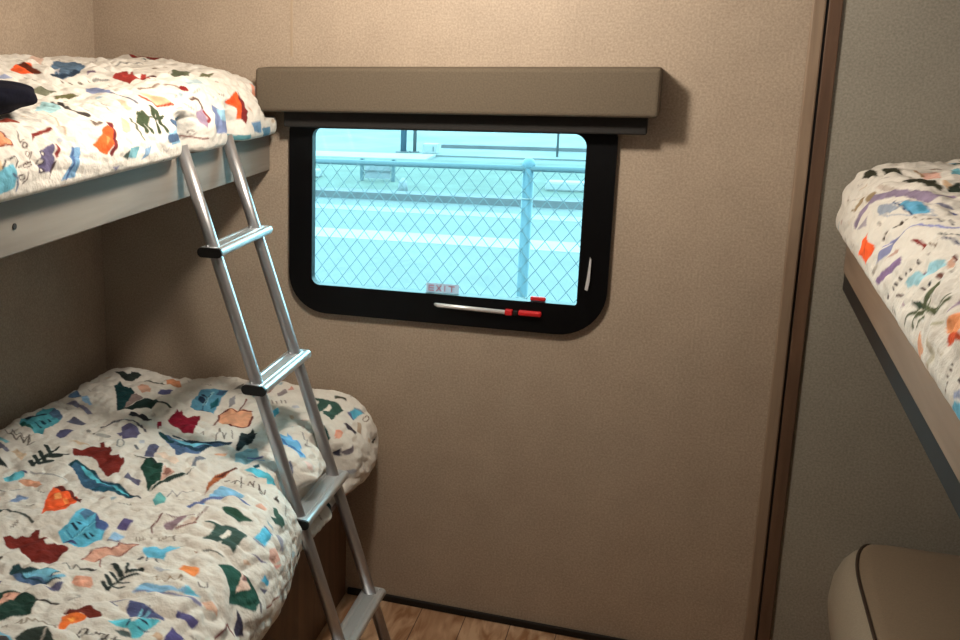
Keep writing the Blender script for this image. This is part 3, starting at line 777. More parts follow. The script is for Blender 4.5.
[2,1,160,140,110,168,309,288,309,291],
[2,1,160,140,110,220,302,301,299,304],
[2,1,160,140,110,220,363,312,363,315],
[2,1,72,62,54,77,652,277,653,278],
[2,1,72,62,54,85,651,287,653,289],
[2,1,72,62,54,73,669,306,669,308],
[2,1,72,62,54,110,672,317,672,318],
[2,1,140,130,120,44,676,328,682,330],
[2,1,140,130,120,35,699,341,720,342],
[2,1,140,130,120,50,736,348,744,350],
[2,1,140,130,120,79,752,357,757,359],
[2,0,130,130,150,0,644,375,671,392,709,409,696,390],
[2,0,108,112,160,0,719,393,743,411,757,409,742,398],
[2,1,120,120,130,41,763,368,818,368],
[2,1,90,90,100,36,801,380,870,376],
[2,1,78,84,84,40,887,351,1015,365],
[2,1,78,84,104,26,949,342,1044,359],
[2,0,124,44,40,0,821,311,833,320,912,323,909,318],
[2,1,120,100,80,30,965,329,974,334],
[2,0,176,168,178,0,426,251,441,278,449,285,472,268],
[2,1,150,130,110,33,124,266,159,279],
[2,0,198,186,176,0,321,327,325,338,412,352,457,355,416,341],
[2,0,242,98,52,0,491,255,496,260,611,259,631,259,643,244,615,216,565,219,514,221,501,238,501,238],
[2,1,134,138,176,205,686,240,713,266,722,286,729,303],
[2,1,176,170,160,144,687,219,688,238],
[2,0,136,112,150,0,734,210,783,236,823,260,847,282,879,273,829,241,779,214],
[2,1,190,160,150,97,741,254,790,287],
[2,1,66,58,60,73,859,212,866,211],
[2,1,66,58,60,51,883,232,888,231],
[2,1,66,58,60,56,888,241,898,241],
[2,1,66,58,60,54,897,254,905,253],
[2,1,66,58,60,53,914,265,921,265],
[2,1,66,58,60,52,927,276,934,276],
[2,1,66,58,60,43,938,288,943,288],
[2,1,66,58,60,47,944,296,959,296],
[2,0,160,206,220,0,929,255,970,284,994,287,1013,308,1045,327,1071,322,1052,299,1031,276,958,251],
[2,0,200,160,140,0,1063,325,1066,337,1107,331,1090,320],
[2,1,110,80,110,41,992,288,1014,291],
[2,1,110,72,64,96,1084,304,1097,307],
[2,1,44,44,50,84,1071,284,1076,286],
[2,1,80,66,64,32,1028,259,1034,259],
[2,1,80,66,64,33,1062,273,1070,273],
[2,1,96,84,80,48,930,228,955,236],
[2,0,124,44,40,0,819,311,832,318,906,324,902,311,892,318],
[2,1,120,100,80,26,910,323,974,334],
[2,1,100,88,80,26,953,315,978,317],
[2,1,98,50,46,46,1050,339,1100,338],
[2,1,80,84,110,26,954,342,1045,358],
[2,1,84,92,66,94,1089,252,1216,270],
[2,1,84,92,66,208,1117,263,1114,277,1109,291],
[2,1,84,92,66,100,1144,266,1132,280,1128,289],
[2,1,84,92,66,86,1204,274,1212,287,1216,298],
[2,1,84,92,66,67,1218,271,1224,289,1229,297],
[2,1,84,92,66,61,1104,248,1076,232,1059,211],
[2,1,84,92,66,98,1132,251,1101,233,1105,220],
[2,1,84,92,66,55,1168,255,1138,238,1128,226],
[2,0,50,66,52,0,1055,248,1089,258,1116,254,1088,245],
[2,0,176,156,166,0,975,219,991,236,1028,234],
[2,1,160,140,164,69,1252,276,1252,294,1260,311],
[2,0,240,160,110,0,1263,262,1273,276,1287,296,1352,282,1267,260],
[2,1,180,176,150,43,1227,253,1249,266],
[2,0,240,160,110,0,1263,262,1293,280,1309,289,1354,282,1285,258],
[2,0,200,80,46,0,1314,249,1295,262,1349,283,1397,277,1347,261],
[2,0,214,160,130,0,1160,204,1160,227,1217,211,1181,188,1169,190],
[2,1,200,190,170,122,1233,232,1277,222,1248,197],
[2,1,96,84,74,39,1376,241,1380,240],
[2,1,96,84,74,39,1377,233,1383,233],
[2,1,96,84,74,31,1376,222,1381,223],
[2,1,96,84,74,50,1383,215,1386,214],
[2,1,96,84,74,52,1383,206,1386,206],
[2,1,70,60,60,61,1424,233,1435,234],
[2,0,114,184,214,0,1408,188,1440,209,1481,219,1477,188,1442,192],
[2,0,150,160,190,0,1423,215,1446,228,1471,223,1431,209],
[2,1,180,170,150,28,1289,234,1318,235,1317,226],
[2,0,80,40,32,0,950,188,996,205,950,188],
]
SHAPES = [(r[0], r[1], srgb(*r[2:5])[:3], r[5]*1e-4, np.array(r[6:], float).reshape(-1, 2)*1e-3) for r in PRINT]

BEDS = {'lower': 0, 'upper': 1, 'right': 2}

def paint(img, mask, cell, kind, col, w, P):
    """fill one motif outline (or one brush stroke) into the cloth's colour grid"""
    m = w/2+0.004
    a0, b0 = np.floor((P.min(0)-m)/cell).astype(int); a1, b1 = np.ceil((P.max(0)+m)/cell).astype(int)
    a0, b0 = max(a0, 0), max(b0, 0); a1, b1 = min(a1, img.shape[0]), min(b1, img.shape[1])
    if a1 <= a0 or b1 <= b0: return
    u = ((np.arange(a0, a1)+0.5)*cell)[:,None]; v = ((np.arange(b0, b1)+0.5)*cell)[None,:]
    # hand-drawn edge
    wob = 0.0007
    uu = u + wob*np.sin(v*190+u*90); vv = v + wob*np.sin(u*180-v*110)
    ins = np.zeros((a1-a0, b1-b0), bool)
    n = len(P)
    if not kind:
        for i in range(n):
            (x0, y0), (x1, y1) = P[i], P[(i+1) % n]
            if y0 == y1: continue
            c = (y0 > vv) != (y1 > vv)
            ins ^= c & (uu < (x1-x0)*(vv-y0)/(y1-y0)+x0)
    else:
        for i in range(n-1):
            d = P[i+1]-P[i]; L2 = max(d@d, 1e-9)
            t = np.clip(((uu-P[i][0])*d[0]+(vv-P[i][1])*d[1])/L2, 0, 1)
            ins |= (uu-P[i][0]-t*d[0])**2+(vv-P[i][1]-t*d[1])**2 < (w/2)**2
    if mask is not None: ins &= mask[a0:a1, b0:b1]
    # watercolour unevenness inside a motif
    k = 1+0.22*vnoise(uu*42, vv*42, 77)+0.12*vnoise(uu*110+vv*20, vv*110, 78)
    sub = img[a0:a1, b0:b1]
    sub[ins] = (np.array(col)[None,None,:]*k[...,None])[ins]

def print_colours(NY, NS, step, bed):
    cell = step/2
    img = np.zeros((NY*2, NS*2, 3)); img[:] = srgb(222,217,209)[:3]
    # cells of the cloth that already carry their own motifs
    own = [q for q in SHAPES if q[0] == bed]
    G = 0.07; ga = np.zeros((int(NY*step/G)+3, int(NS*step/G)+3), bool)
    for q in own:
        for p in q[4]:
            i, j = int(p[0]/G), int(p[1]/G)
            ga[max(i-1,0):i+2, max(j-1,0):j+2] = True
    gi = np.clip((np.arange(NY*2)*cell/G).astype(int), 0, ga.shape[0]-1); gj = np.clip((np.arange(NS*2)*cell/G).astype(int), 0, ga.shape[1]-1)
    free = ~ga[np.ix_(gi, gj)]
    low = [q for q in SHAPES if q[0] == 0]
    for du in (-1.16, 0.0, 1.16, 2.32):
        for dv in (-0.78, 0.0, 0.78):
            for q in low: paint(img, free, cell, q[1], q[2], q[3], q[4]+np.array([du, dv]))
    for q in own: paint(img, None, cell, q[1], q[2], q[3], q[4])
    # small flecks and scribbled writing in the gaps between the motifs
    base = np.array(srgb(222,217,209)[:3]); rs = np.random.RandomState(5+bed)
    for k in range(900):
        u, v = rs.rand()*NY*step, 0.16+rs.rand()*(NS*step-0.3)
        a, b = int(u/cell), int(v/cell); r = int(0.019/cell)
        if a < r or b < r or a+r >= NY*2 or b+r >= NS*2: continue
        if np.abs(img[a-r:a+r:2, b-r:b+r:2]-base).max() > 1e-6: continue
        th = rs.rand()*0.8-0.4+math.pi/2*(k % 2); ct, st = math.cos(th), math.sin(th)
        kind = rs.randint(4)
        if kind == 0:
            t = np.linspace(0, 1, 17); x = (t-0.5)*0.030; y = 0.0045*np.sin(t*22)*(1-0.5*t)
            paint(img, None, cell, 1, srgb(140,132,124)[:3], 0.0024, np.stack([ct*x-st*y+u, st*x+ct*y+v], -1))
        elif kind == 1:
            x = np.array([-0.012, -0.004, 0.008, 0.013, 0.002]); y = np.array([-0.003, 0.006, 0.005, -0.001, -0.007])
            paint(img, None, cell, 0, srgb(*[(206,186,164),(176,180,190),(196,178,170),(160,178,186)][rs.randint(4)])[:3], 0, np.stack([ct*x-st*y+u, st*x+ct*y+v], -1))
        else:
            x = np.array([-0.014, -0.004, 0.006, 0.014]); y = np.array([0.002, -0.003, 0.001, 0.004])*(1+rs.rand())
            paint(img, None, cell, 1, srgb(*[(188,184,180),(206,198,186),(176,168,164)][rs.randint(3)])[:3], 0.0034, np.stack([ct*x-st*y+u, st*x+ct*y+v], -1))
    c = img.reshape(NY, 2, NS, 2, 3).mean((1, 3))
    return np.concatenate([c, np.ones((NY, NS, 1))], -1).reshape(-1, 4)

def comforter(name, label, bed, xw, xf, y0, y1, zb, zt, step, endr, fr, puff, rbf=0.36, rise=0.0, dent=None, sign=1, seed=1, slope=None, parent=None, group='camp print comforters on the bunks'):
    """A quilted comforter: rounded cross-section from the wall edge over the top and down the front,
    swept along the bunk; y0 is the end at the window wall, y1 the near end. v = arc length from the front lower edge."""
    H = zt-zb; w = abs(xf-xw)
    def section(ins):
        # outline as x distance from the wall edge, z; starts at the underside behind the front edge
        P = []
        h = H-ins*1.0; top = zt-ins*0.85; bot = zb+ins*0.12; ww = w-ins
        P.append((ww-fr*0.9-0.10, bot)); P.append((ww-fr*0.75, bot))
        rb, rt = H*rbf, fr
        for k in range(9):
            a = math.radians(-90+90*k/8); P.append((ww-rb*0.7+rb*0.7*math.cos(a), bot+rb*(1-ins/H*0.8)+rb*(1-ins/H*0.8)*math.sin(a)))
        zc0 = bot+rb*(1-ins/H*0.8)
        for k in range(1, 13):
            a = math.radians(90*k/12); P.append((ww-rt+rt*math.cos(a), zc0+(top-zc0)*math.sin(a)))
        for k in range(1, 9):
            t = k/8; P.append(((ww-rt)*(1-t)+0.04*t, top+puff*math.sin(math.pi*t)+rise*math.sin(t*math.pi/2)))
        for k in range(1, 9):
            a = math.radians(90*k/8); P.append((0.04-0.04*math.sin(a), top+rise-(top+rise-bot-0.03)*(1-math.cos(a))))
        return np.array(P)
    base = section(0.0)
    seg = np.hypot(*np.diff(base, axis=0).T); arc = np.concatenate([[0], np.cumsum(seg)])
    NS = int(arc[-1]/step); sv = np.linspace(0, arc[-1], NS)
    ys = np.arange(0, y0-y1+1e-6, step); NY = len(ys)
    X = np.zeros((NY, NS)); Z = np.zeros((NY, NS)); Y = np.zeros((NY, NS))
    for j, d in enumerate(ys):
        def k(dd): 
            t = min(max(dd/endr, 0), 1); return 1-math.sqrt(max(0, 1-(1-t)**2))
        ins = endr*0.9*k(d) + endr*0.9*k(ys[-1]-d)
        ins = min(ins, H*0.80)
        P = section(ins); sg = np.hypot(*np.diff(P, axis=0).T); ar = np.concatenate([[0], np.cumsum(sg)])
        tt = np.interp(sv, arc, np.linspace(0,1,len(arc)))
        ar_i = np.interp(tt, np.linspace(0,1,len(ar)), ar)
        X[j] = np.interp(ar_i, ar, P[:,0]); Z[j] = np.interp(ar_i, ar, P[:,1]); Y[j] = y0-d
    # wrinkles pushed along the section normal
    dXs = np.gradient(X, axis=1); dZs = np.gradient(Z, axis=1); L = np.hypot(dXs, dZs)+1e-9
    nx, nz = dZs/L, -dXs/L
    U, V = -Y, np.tile(sv, (NY,1))
    a = 0.6*vnoise(U*4.2+3, V*4.2+9, seed)*0.015 + vnoise(U*10+V*3, V*11-U*4, seed+1)*0.008 + np.abs(vnoise(U*22+V*9, V*26-U*8, seed+2))*0.009 + vnoise(U*60+V*20, V*64-U*20, seed+3)*0.0024
    fade = np.clip((sv-arc[2]-0.01)/0.07, 0, 1)*np.clip((arc[-1]-0.14-sv)/0.05, 0, 1)
    fade2 = np.clip(ys/0.05, 0.25, 1)[:,None]
    a = a*fade[None,:]*fade2
    X = X+nx*a; Z = Z+nz*a
    if slope is not None:
        Z = Z + slope(U, X, np.clip((Z-zb)/H, 0, 1))
    W = xw+sign*X
    if dent is not None: W, Z = dent(W, Y, Z)
    me = bpy.data.meshes.new(name)
    co = np.stack([W, Y, Z], -1).reshape(-1, 3)
    idx = np.arange(NY*NS).reshape(NY, NS)
    A, B, C, D = idx[:-1,:-1].ravel(), idx[:-1,1:].ravel(), idx[1:,1:].ravel(), idx[1:,:-1].ravel()
    q = np.stack([A,B,C,D] if sign < 0 else [D,C,B,A], -1)
    # near and far end caps closed with fans of the section ends (the rounded ends already meet closely)
    faces = [tuple(r) for r in q.tolist()]
    e0, e1 = tuple(idx[0].tolist()), tuple(idx[-1].tolist())
    under = [(int(idx[j,0]), int(idx[j,-1]), int(idx[j+1,-1]), int(idx[j+1,0])) for j in range(NY-1)]
    if sign < 0: under = [f[::-1] for f in under]; faces += [e0[::-1], e1]
    else: faces += [e0, e1[::-1]]
    faces += under
    bmt = bmesh.new(); me.from_pydata(co.tolist(), [], faces); bmt.from_mesh(me)
    bmesh.ops.recalc_face_normals(bmt, faces=bmt.faces)
    if bmt.calc_volume(signed=True) < 0: bmesh.ops.reverse_faces(bmt, faces=bmt.faces)
    bmt.to_mesh(me); bmt.free(); me.update()
    at = me.attributes.new('rest', 'FLOAT_VECTOR', 'POINT')
    at.data.foreach_set('vector', np.stack([U.ravel(), V.ravel(), 0*U.ravel()], -1).astype(np.float32).ravel())
    ca = me.color_attributes.new('print', 'FLOAT_COLOR', 'POINT')
    cols = print_colours(NY, NS, step, BEDS[bed])
    ca.data.foreach_set('color', cols.astype(np.float32).ravel())
    me.materials.append(M['cloth'])
    for p in me.polygons: p.use_smooth = True
    o = bpy.data.objects.new(name, me); COL.objects.link(o)
    tag(o, label, 'comforter', None)
    return o

# ladder line: rail centre x as a function of z
LX = lambda z: -0.652 - 0.334*z
YA, YB = -0.62, -0.345

# ------------------------------------------------------------------ left upper bunk
BX = -1.141
bunk = thing('bunk', 'left upper bunk shelf with a grey wood-grain front rail above the lower bed', 'bunk bed', (-1.42, -1.2, 1.306))
link('front_rail', box_bm(BX-0.028, BX, -2.6, -0.002, 1.306, 1.412, 0.003), M['rail'], bunk)
link('deck_board', box_bm(XL+0.002, BX-0.029, -2.6, -0.002, 1.345, 1.365), M['deck'], bunk)
bm = bmesh.new(); tube(bm, [(BX-0.001,-1.322,1.358),(BX+0.002,-1.322,1.358)], 0.006, 12)
link('screw', bm, M['screw'], bunk)
o = link('mattress', box_bm(XL+0.015, BX-0.034, -2.55, -0.03, 1.366, 1.411, 0.012), M['mattress'])
tag(o, 'thin dark mattress on the left upper bunk under its comforter', 'mattress')

def sstep(x, a, b):
    t = np.clip((x-a)/(b-a), 0, 1); return t*t*(3-2*t)
def dent_up(W, Y, Z):
    # where the ladder ends press into the front of the comforter
    for yc in (YA, YB):
        g = np.exp(-((Y-yc)/0.040)**2)*sstep(-Z, -1.54, -1.46)*sstep(W, -1.32, -1.17)
        W = W-0.066*g; Z = Z+0.010*g
    # kept clear of the valance end
    W = np.where((Y > -0.14) & (Z > 1.465), np.minimum(W, -1.150-0.0*W), W)
    return W, Z
def slope_up(U, X, t):
    near = sstep(U, 0.35, 0.9)
    return t*(-0.048*near*sstep(X, 0.12, 0.36)+0.022*sstep(U, 0.15, 0.5)*sstep(-X, -0.22, -0.05))
comforter('comforter', 'camp-print comforter covering the left upper bunk', 'upper', XL+0.012, -1.098, -0.022, -2.5, 1.416, 1.592, 0.0032, 0.05, 0.19, 0.008, 0.10, 0.030, dent_up, 1, 11, slope_up)

# ------------------------------------------------------------------ left lower bed
LB = -0.890
base = thing('bed_base', 'brown wooden base box under the left lower bed', 'bed base', (-1.3, -1.2, 0.0))
link('front_panel', box_bm(LB-0.018, LB, -2.6, -0.014, 0.002, 0.385, 0.002), M['basewood'], base)
link('deck_board', box_bm(XL+0.002, LB-0.019, -2.6, -0.002, 0.365, 0.385), M['deck'], base)
bm = box_bm(LB, LB+0.006, -0.80, -0.792, 0.02, 0.375)
link('panel_batten', bm, M['trimbrown'], base)
o = link('mattress', box_bm(XL+0.015, LB-0.01, -2.55, -0.03, 0.386, 0.432, 0.012), M['mattress'])
tag(o, 'thin dark mattress on the left lower bed under its comforter', 'mattress')
def dent_lo(W, Y, Z):
    # the hem hangs out further towards the near end
    W = W + (0.055*sstep(-Y, 0.68, 1.0)+0.018*sstep(Y, -0.30, -0.15))*sstep(W, -1.05, -0.85)
    # along the ladder the bedding is squeezed back behind the rails and the treads
    lim = LX(Z)-0.022
    g = 0*W
    for yc in (YA, YB):
        g = np.maximum(g, sstep(0.095-np.abs(Y-yc), 0, 0.075))
    lt = np.where(np.abs(Z-0.528) < 0.045, 1.0, 0.0)*sstep(0.20-np.abs(Y-(YA+YB)/2), 0, 0.03)
    over = np.maximum(W-lim, 0)
    W = W-over*g
    lim2 = LX(0.528)-0.036
    over = np.maximum(W-lim2, 0)
    return W-over*sstep(0.075-np.abs(Z-0.528), 0, 0.045)*sstep(0.235-np.abs(Y-(YA+YB)/2), 0, 0.06), Z
def slope_lo(U, X, t):
    return t*(0.014*np.exp(-((U-0.03)/0.10)**2)*(np.exp(-((X-0.10)/0.10)**2)+np.exp(-((X-0.66)/0.20)**2))-0.016*np.exp(-((U-0.03)/0.08)**2)*np.exp(-((X-0.30)/0.08)**2))
comforter('comforter', 'camp-print comforter covering the left lower bed', 'lower', XL+0.012, -0.797, -0.022, -2.5, 0.433, 0.655, 0.0027, 0.05, 0.13, 0.012, 0.34, 0.0, dent_lo, 1, 23, slope_lo)

# ------------------------------------------------------------------ right upper bunk
RX = 0.352
rb = thing('bunk', 'right bunk shelf with brown wood front rail against the grey wall', 'bunk bed', (0.7, -1.2, 1.09))
link('front_rail', box_bm(RX, RX+0.028, -2.6, -0.002, 1.112, 1.215, 0.003), M['rail_brown'], rb)
link('support_angle', box_bm(RX+0.003, RX+0.027, -2.6, -0.002, 1.068, 1.1115, 0.002), M['base'], rb)
link('deck_board', box_bm(RX+0.029, XR-0.002, -2.6, -0.002, 1.125, 1.145), M['deck'], rb)
o = link('mattress', box_bm(RX+0.034, XR-0.015, -2.55, -0.03, 1.146, 1.213, 0.012), M['mattress'])
tag(o, 'thin dark mattress on the right bunk under its comforter', 'mattress')
comforter('comforter', 'camp-print comforter covering the right bunk', 'right', XR-0.012, 0.318, -0.022, -2.5, 1.218, 1.385, 0.0034, 0.05, 0.10, 0.012, 0.16, 0.02, None, -1, 37)

# ------------------------------------------------------------------ right lower bench
bench = thing('bench', 'brown upholstered bench seat with dark piping under the right bunk', 'bench', (0.75, -1.2, 0.0))
link('bench_base', box_bm(0.53, XR-0.002, -2.6, -0.002, 0.002, 0.214, 0.003), M['basewood'], bench)
def cushion_outline(ins, n=10):
    x0, x1, ya, yb = 0.436+ins, XR-0.012, -2.5, -0.012-ins*0.4
    P = [(x1, ya), (x1, yb)]
    r = 0.15
    for k in range(n+1):
        a = math.radians(90+90*k/n); P.append((x0+0.05+0.05*math.cos(a), yb-0.24+0.24*math.sin(a)))
    P.append((x0, -1.0)); P.append((x0, ya))
    return P
bm = bmesh.new(); rows = []
for ins, z in ((0.06,0.215),(0.0,0.217),(-0.028,0.228),(-0.044,0.26),(-0.050,0.30),(-0.046,0.34),(-0.034,0.375),(-0.018,0.398),(0.0,0.412),(0.010,0.414)):
    rows.append([bm.verts.new((x,y,z)) for x,y in cushion_outline(ins)])
for a, b in zip(rows, rows[1:]):
    for i in range(len(a)): j=(i+1)%len(a); bm.faces.new((a[i],a[j],b[j],b[i]))
bm.faces.new(rows[0][::-1]); bm.faces.new(rows[-1])
bmesh.ops.recalc_face_normals(bm, faces=bm.faces)
link('seat_cushion', bm, M['bench'], bench, True)
bm = bmesh.new(); rows = []
for ins, z in ((0.002,0.4145),(0.006,0.421),(0.03,0.428),(0.10,0.433)):
    rows.append([bm.verts.new((x,y,z)) for x,y in cushion_outline(ins)])
for a, b in zip(rows, rows[1:]):
    for i in range(len(a)): j=(i+1)%len(a); bm.faces.new((a[i],a[j],b[j],b[i]))
bm.faces.new(rows[0][::-1]); bm.faces.new(rows[-1])
bmesh.ops.recalc_face_normals(bm, faces=bm.faces)
link('top_panel', bm, M['benchtop'], bench, True)
bm = bmesh.new()
tube(bm, [(x,y,0.4165) for x,y in cushion_outline(0.0)[2:]], 0.0040, 8)
link('piping', bm, M['piping'], bench, True)

# ------------------------------------------------------------------ ladder
lad = thing('bunk_ladder', 'silver aluminium ladder leaning on the left upper bunk', 'ladder', (-0.65, -0.48, 0.0))
for y in (YA, YB):
    bm = bmesh.new()
    zt = 1.455
    pts = [(LX(z), y, z) for z in (0.03, 0.4, 0.8, 1.2, 1.436)]
    tube(bm, pts, 0.0155, 18)
    r_ = link('rail', bm, M['alu'], lad, True)
    bm = bmesh.new(); tube(bm, [(LX(0.0), y, 0.001), (LX(0.0), y, 0.006), (LX(0.045), y, 0.045)], [0.020,0.022,0.019], 18)
    link('rubber_foot', bm, M['rubber'], r_, True)
for z in (1.190, 0.858, 0.528, 0.200):
    xc = LX(z)
    out = rrect(xc-0.030, xc+0.032, z-0.013, z+0.009, (0.010, 0.010, 0.007, 0.006), 4)
    bm = bmesh.new()
    # top carries three shallow grooves
    top = []
    for (a, b) in ((xc+0.020, z+0.009), (xc+0.018, z+0.0072), (xc+0.014, z+0.0072), (xc+0.012, z+0.009), (xc-0.010, z+0.009), (xc-0.012, z+0.0072), (xc-0.016, z+0.0072), (xc-0.018, z+0.009)):
        top.append((a, b))
    k = next(i for i, q in enumerate(out) if q[1] > z+0.0088 and q[0] < xc)
    prism(bm, out[:k]+top+out[k:], 1, YA-0.026, YB+0.026)
    rg = link('rung', bm, M['tread'], lad)
    for y, s in ((YA-0.026, -1), (YB+0.026, 1)):
        bm = bmesh.new()
        prism(bm, rrect(xc-0.031, xc+0.033, z-0.014, z+0.010, (0.012,0.012,0.011,0.011), 6), 1, y, y+s*0.007)
        c = link('end_cap', bm, M['cap'] if s < 0 else M['tread'], rg); c['label'] = 'black plastic end cap' if s < 0 else 'pale grey end cap'

# ------------------------------------------------------------------ navy garment on the upper bunk
bm = bmesh.new(); bmesh.ops.create_icosphere(bm, subdivisions=5, radius=1.0)
rr = np.random.RandomState(3)
P = np.array([v.co[:] for v in bm.verts])
nn = vnoise(P[:,0]*2.1+5, P[:,1]*2.1+P[:,2]*1.7+8, 5)*0.10 + vnoise(P[:,0]*5+5, P[:,1]*5+P[:,2]*4+8, 6)*0.05
for v, k in zip(bm.verts, nn):
    c = v.co*(1+k)
    sgn = lambda q, e: math.copysign(abs(q)**e, q)
    v.co = Vector((-1.325+0.16*sgn(c.x,0.8), -1.37+0.30*sgn(c.y,0.75), 1.583+0.038*max(sgn(c.z,0.7), -0.75)))
# the garment lies on the comforter: its underside follows the surface below
from mathutils.bvhtree import BVHTree
cu = bpy.data.objects['comforter']
tree = BVHTree.FromPolygons([v.co.copy() for v in cu.data.vertices], [tuple(p.vertices) for p in cu.data.polygons if len(p.vertices) == 4])
for v in bm.verts:
    hit = tree.ray_cast(Vector((v.co.x, v.co.y, 1.9)), Vector((0,0,-1)))[0]
    if hit is not None: v.co.z = max(v.co.z, hit.z+0.008)
o = link('folded_garment', bm, M['navy'], None, True)
tag(o, 'dark navy folded garment lying on the left upper comforter', 'clothing')

# ------------------------------------------------------------------ lamps
def ceiling_lamp(name, label, x, y, z, r, col, power, glow):
    t = thing(name, label, 'ceiling light', (x, y, z))
    bm = bmesh.new()
    bmesh.ops.create_cone(bm, cap_ends=True, segments=40, radius1=r*1.12, radius2=r*1.2, depth=0.012, matrix=Matrix.Translation((x,y,z-0.007)))
    link('lamp_housing', bm, M['white'], t)
    bm = bmesh.new()
    bmesh.ops.create_cone(bm, cap_ends=True, segments=40, radius1=r*0.92, radius2=r, depth=0.008, matrix=Matrix.Translation((x,y,z-0.0175)))
    link('diffuser', bm, emit(name+'_glow', col, glow), t)
    l = bpy.data.lights.new(name+'_lamp', 'POINT'); l.shadow_soft_size = r*0.9; l.energy = power; l.color = col[:3]
    lo = bpy.data.objects.new(name+'_lamp', l); COL.objects.link(lo); lo.location = (x, y, z-0.026-r*0.95); lo.parent = t; lo.matrix_parent_inverse = t.matrix_world.inverted()
    return t
ceiling_lamp('ceiling_light', 'round warm ceiling light over the room near the left bunks', -0.60, -0.82, ZC, 0.075, (1.0,0.90,0.77,1), 42.0, 12)
ceiling_lamp('ceiling_light', 'round cool fill light added out of view over the right bunk', 0.66, -1.75, ZC, 0.07, (0.84,0.94,1.0,1), 2.5, 3)  # weak cool fill lamp added out of view, not a known fixture

# ------------------------------------------------------------------ outdoors
GZ = -0.75
def quad(name, x0, x1, y0, y1, z0, z1, mat): return struct(link(name, box_bm(x0, x1, y0, y1, z0, z1), mat))
quad('ground', -60, 40, 0.4, 70, GZ-0.1, GZ, M['asphalt'])
quad('road_line', -40, 30, 9.58, 10.18, GZ, GZ+0.006, M['paint'])
quad('road_edge_band', -40, 30, 11.65, 12.05, GZ, GZ+0.005, M['pale'])
quad('kerb', -40, 30, 12.72, 13.05, GZ, GZ+0.10, M['kerb'])
quad('verge', -40, 30, 13.05, 17.5, GZ, GZ+0.06, M['verge'])
quad('pavement', -30, -4.7, 17.6, 18.5, GZ, GZ+0.05, M['paint'])
quad('far_lot', -40, 30, 18.55, 45, GZ, GZ+0.03, M['farlot'])
quad('far_kerb', -4.9, 30, 19.9, 20.15, GZ, GZ+0.10, M['kerb'])

FY = 2.2
fence = thing('chain_link_fence', 'galvanised chain-link fence just outside the window', 'fence', (-0.7, FY, GZ))
bm = bmesh.new(); tube(bm, [(-5.5, FY, 1.069), (3.0, FY, 1.069)], 0.0135, 10); link('top_rail', bm, M['galv'], fence, True)
for px_ in (-3.75, -0.707, 2.3):
    bm = bmesh.new(); tube(bm, [(px_, FY+0.012, GZ), (px_, FY+0.012, 1.075)], 0.0265, 16)
    po = link('post', bm, M['galvpost'], fence, True)
    bm = bmesh.new(); bmesh.ops.create_uvsphere(bm, u_segments=16, v_segments=10, radius=0.031, matrix=Matrix.Translation((px_, FY+0.012, 1.086)))
    link('post_cap', bm, M['galvpost'], po, True)
    for zt_ in (0.93, 0.46):
        bm = bmesh.new(); bmesh.ops.create_cone(bm, cap_ends=True, segments=16, radius1=0.0290, radius2=0.0290, depth=0.006, matrix=Matrix.Translation((px_, FY+0.012, zt_)))
        link('tie_wire', bm, M['whitebox'], po, True)
bm = bmesh.new()
def wire(x0, z0, x1, z1, y, r=0.0020):
    d = Vector((x1-x0, 0, z1-z0)).normalized(); n = Vector((-d.z, 0, d.x))*r; e = Vector((0, r, 0))
    A = [bm.verts.new(Vector((x0, y, z0))+q) for q in (n, e, -n, -e)]; B = [bm.verts.new(Vector((x1, y, z1))+q) for q in (n, e, -n, -e)]
    for i in range(4): bm.faces.new((A[i], A[(i+1)%4], B[(i+1)%4], B[i]))
mw, mh, z_lo, z_hi = 0.072, 0.094, GZ+0.03, 1.062
for k in range(-76, 60):
    x0 = k*mw; run = (z_hi-z_lo)*mw/mh
    for s_ in (1, -1):
        a_, b_ = (x0, z_lo), (x0+s_*run, z_hi)
        if max(a_[0], b_[0]) < -5.4 or min(a_[0], b_[0]) > 2.9: continue
        wire(a_[0], a_[1], b_[0], b_[1], FY-0.016+0.003*s_)
link('chain_link_mesh', bm, M['wire'], fence)

pole = thing('pole', 'tall blue pole beyond the road through the window', 'pole', (-5.45, 18.9, GZ))
bm = bmesh.new(); tube(bm, [(-5.45, 18.9, GZ), (-5.45, 18.9, 4.0)], 0.062, 12); link('shaft', bm, M['bluepaint'], pole, True)
link('foot_plate', box_bm(-5.58, -5.32, 18.77, 19.03, GZ, GZ+0.05), M['kerb'], pole)
pole = thing('pole', 'slim grey pole right beside the blue pole through the window', 'pole', (-5.22, 18.9, GZ))
bm = bmesh.new(); tube(bm, [(-5.22, 18.9, GZ), (-5.22, 18.9, 4.0)], 0.036, 12); link('shaft', bm, M['greypaint'], pole, True)
link('foot_plate', box_bm(-5.30, -5.14, 18.82, 18.98, GZ, GZ+0.05), M['kerb'], pole)
pole = thing('pole', 'thin grey post above the right end of the chain-link fence', 'pole', (-2.45, 18.9, GZ))
bm = bmesh.new(); tube(bm, [(-2.45, 18.9, GZ), (-2.45, 18.9, 2.6)], 0.022, 10); link('shaft', bm, M['greypaint'], pole, True)
hut = thing('utility_box', 'small white utility box beside the poles through the window', 'utility box', (-4.9, 18.9, GZ))
link('cabinet_body', box_bm(-5.03, -4.74, 18.75, 19.0, GZ+0.03, GZ+0.22, 0.01), M['whitebox'], hut)
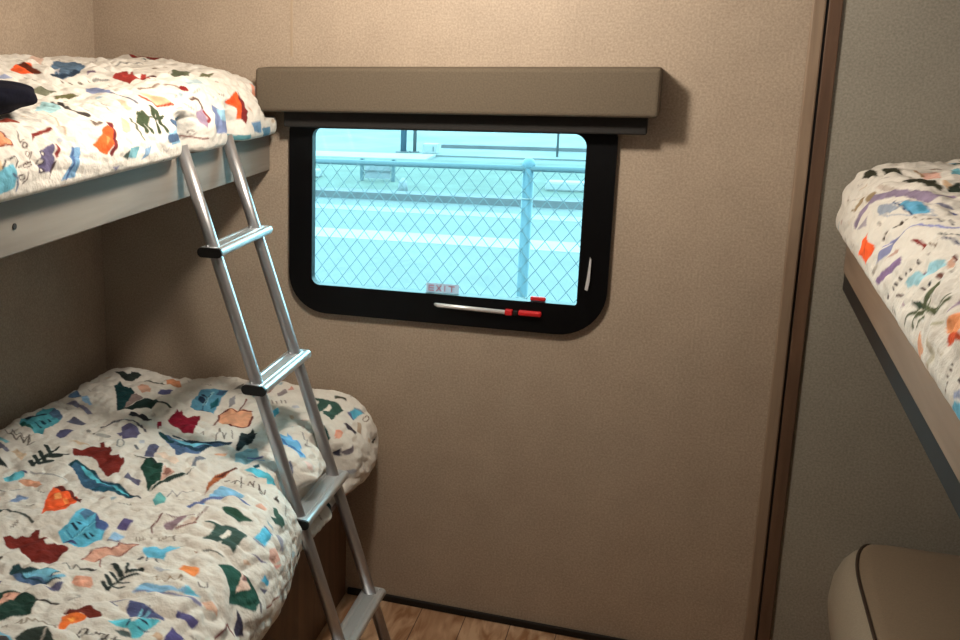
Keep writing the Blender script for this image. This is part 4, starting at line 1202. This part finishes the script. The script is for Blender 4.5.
link('door_slot', box_bm(-4.82, -4.80, 18.742, 18.749, GZ+0.08, GZ+0.17), M['greypaint'], hut)
sg = thing('notice_board', 'low framed notice board on the verge across the road', 'sign', (-4.7, 14.3, GZ))
for x_ in (-4.98, -4.46): link('post', box_bm(x_-0.025, x_+0.025, 14.27, 14.33, GZ+0.02, GZ+0.42), M['galv'], sg)
link('board', box_bm(-4.93, -4.51, 14.285, 14.315, GZ+0.10, GZ+0.37), M['paper'], sg)
link('cross_bar', box_bm(-4.95, -4.49, 14.262, 14.284, GZ+0.215, GZ+0.235), M['greypaint'], sg)
o = link('parking_block', box_bm(-2.05, -1.35, 14.0, 14.25, GZ+0.055, GZ+0.20, 0.03), M['whitebox']); tag(o, 'white concrete block on the verge at the right of the window view', 'concrete block')
o = link('parking_block', box_bm(-6.2, -5.75, 14.4, 14.6, GZ+0.055, GZ+0.19, 0.03), M['whitebox']); tag(o, 'white concrete block on the verge at the left edge of the window view', 'concrete block')
bm = bmesh.new(); tube(bm, [(-4.05, 13.3, GZ+0.05), (-4.05, 13.3, GZ+0.20), (-4.05, 13.3, GZ+0.26)], [0.085, 0.06, 0.02], 12)
o = link('bollard', bm, M['paper'], None, True); tag(o, 'short pale bollard by the kerb near the notice board', 'bollard')
w = bpy.data.worlds.new('overcast'); scn.world = w; w.use_nodes = True
w.node_tree.nodes['Background'].inputs['Color'].default_value = (0.93,0.97,1.0,1)
w.node_tree.nodes['Background'].inputs['Strength'].default_value = 9.2

# ------------------------------------------------------------------ camera
cam = bpy.data.cameras.new('camera'); co = bpy.data.objects.new('camera', cam); COL.objects.link(co)
R_ = Vector((0.91932563,0.39329764,-0.01254421)); U_ = Vector((-0.08079412,0.21986232,0.97217944)); F_ = Vector((-0.38511388,0.89273598,-0.23390121))
m = Matrix((R_, U_, -F_)).transposed().to_4x4(); m.translation = (0, -3.0, 1.70179)
co.matrix_world = m
cam.sensor_width = 36; cam.lens = 1098.805/960*36
cam.shift_x = (480-223.64)/960; cam.shift_y = -(320-295.56)/960
cam.clip_start = 0.02; cam.clip_end = 300
scn.camera = co
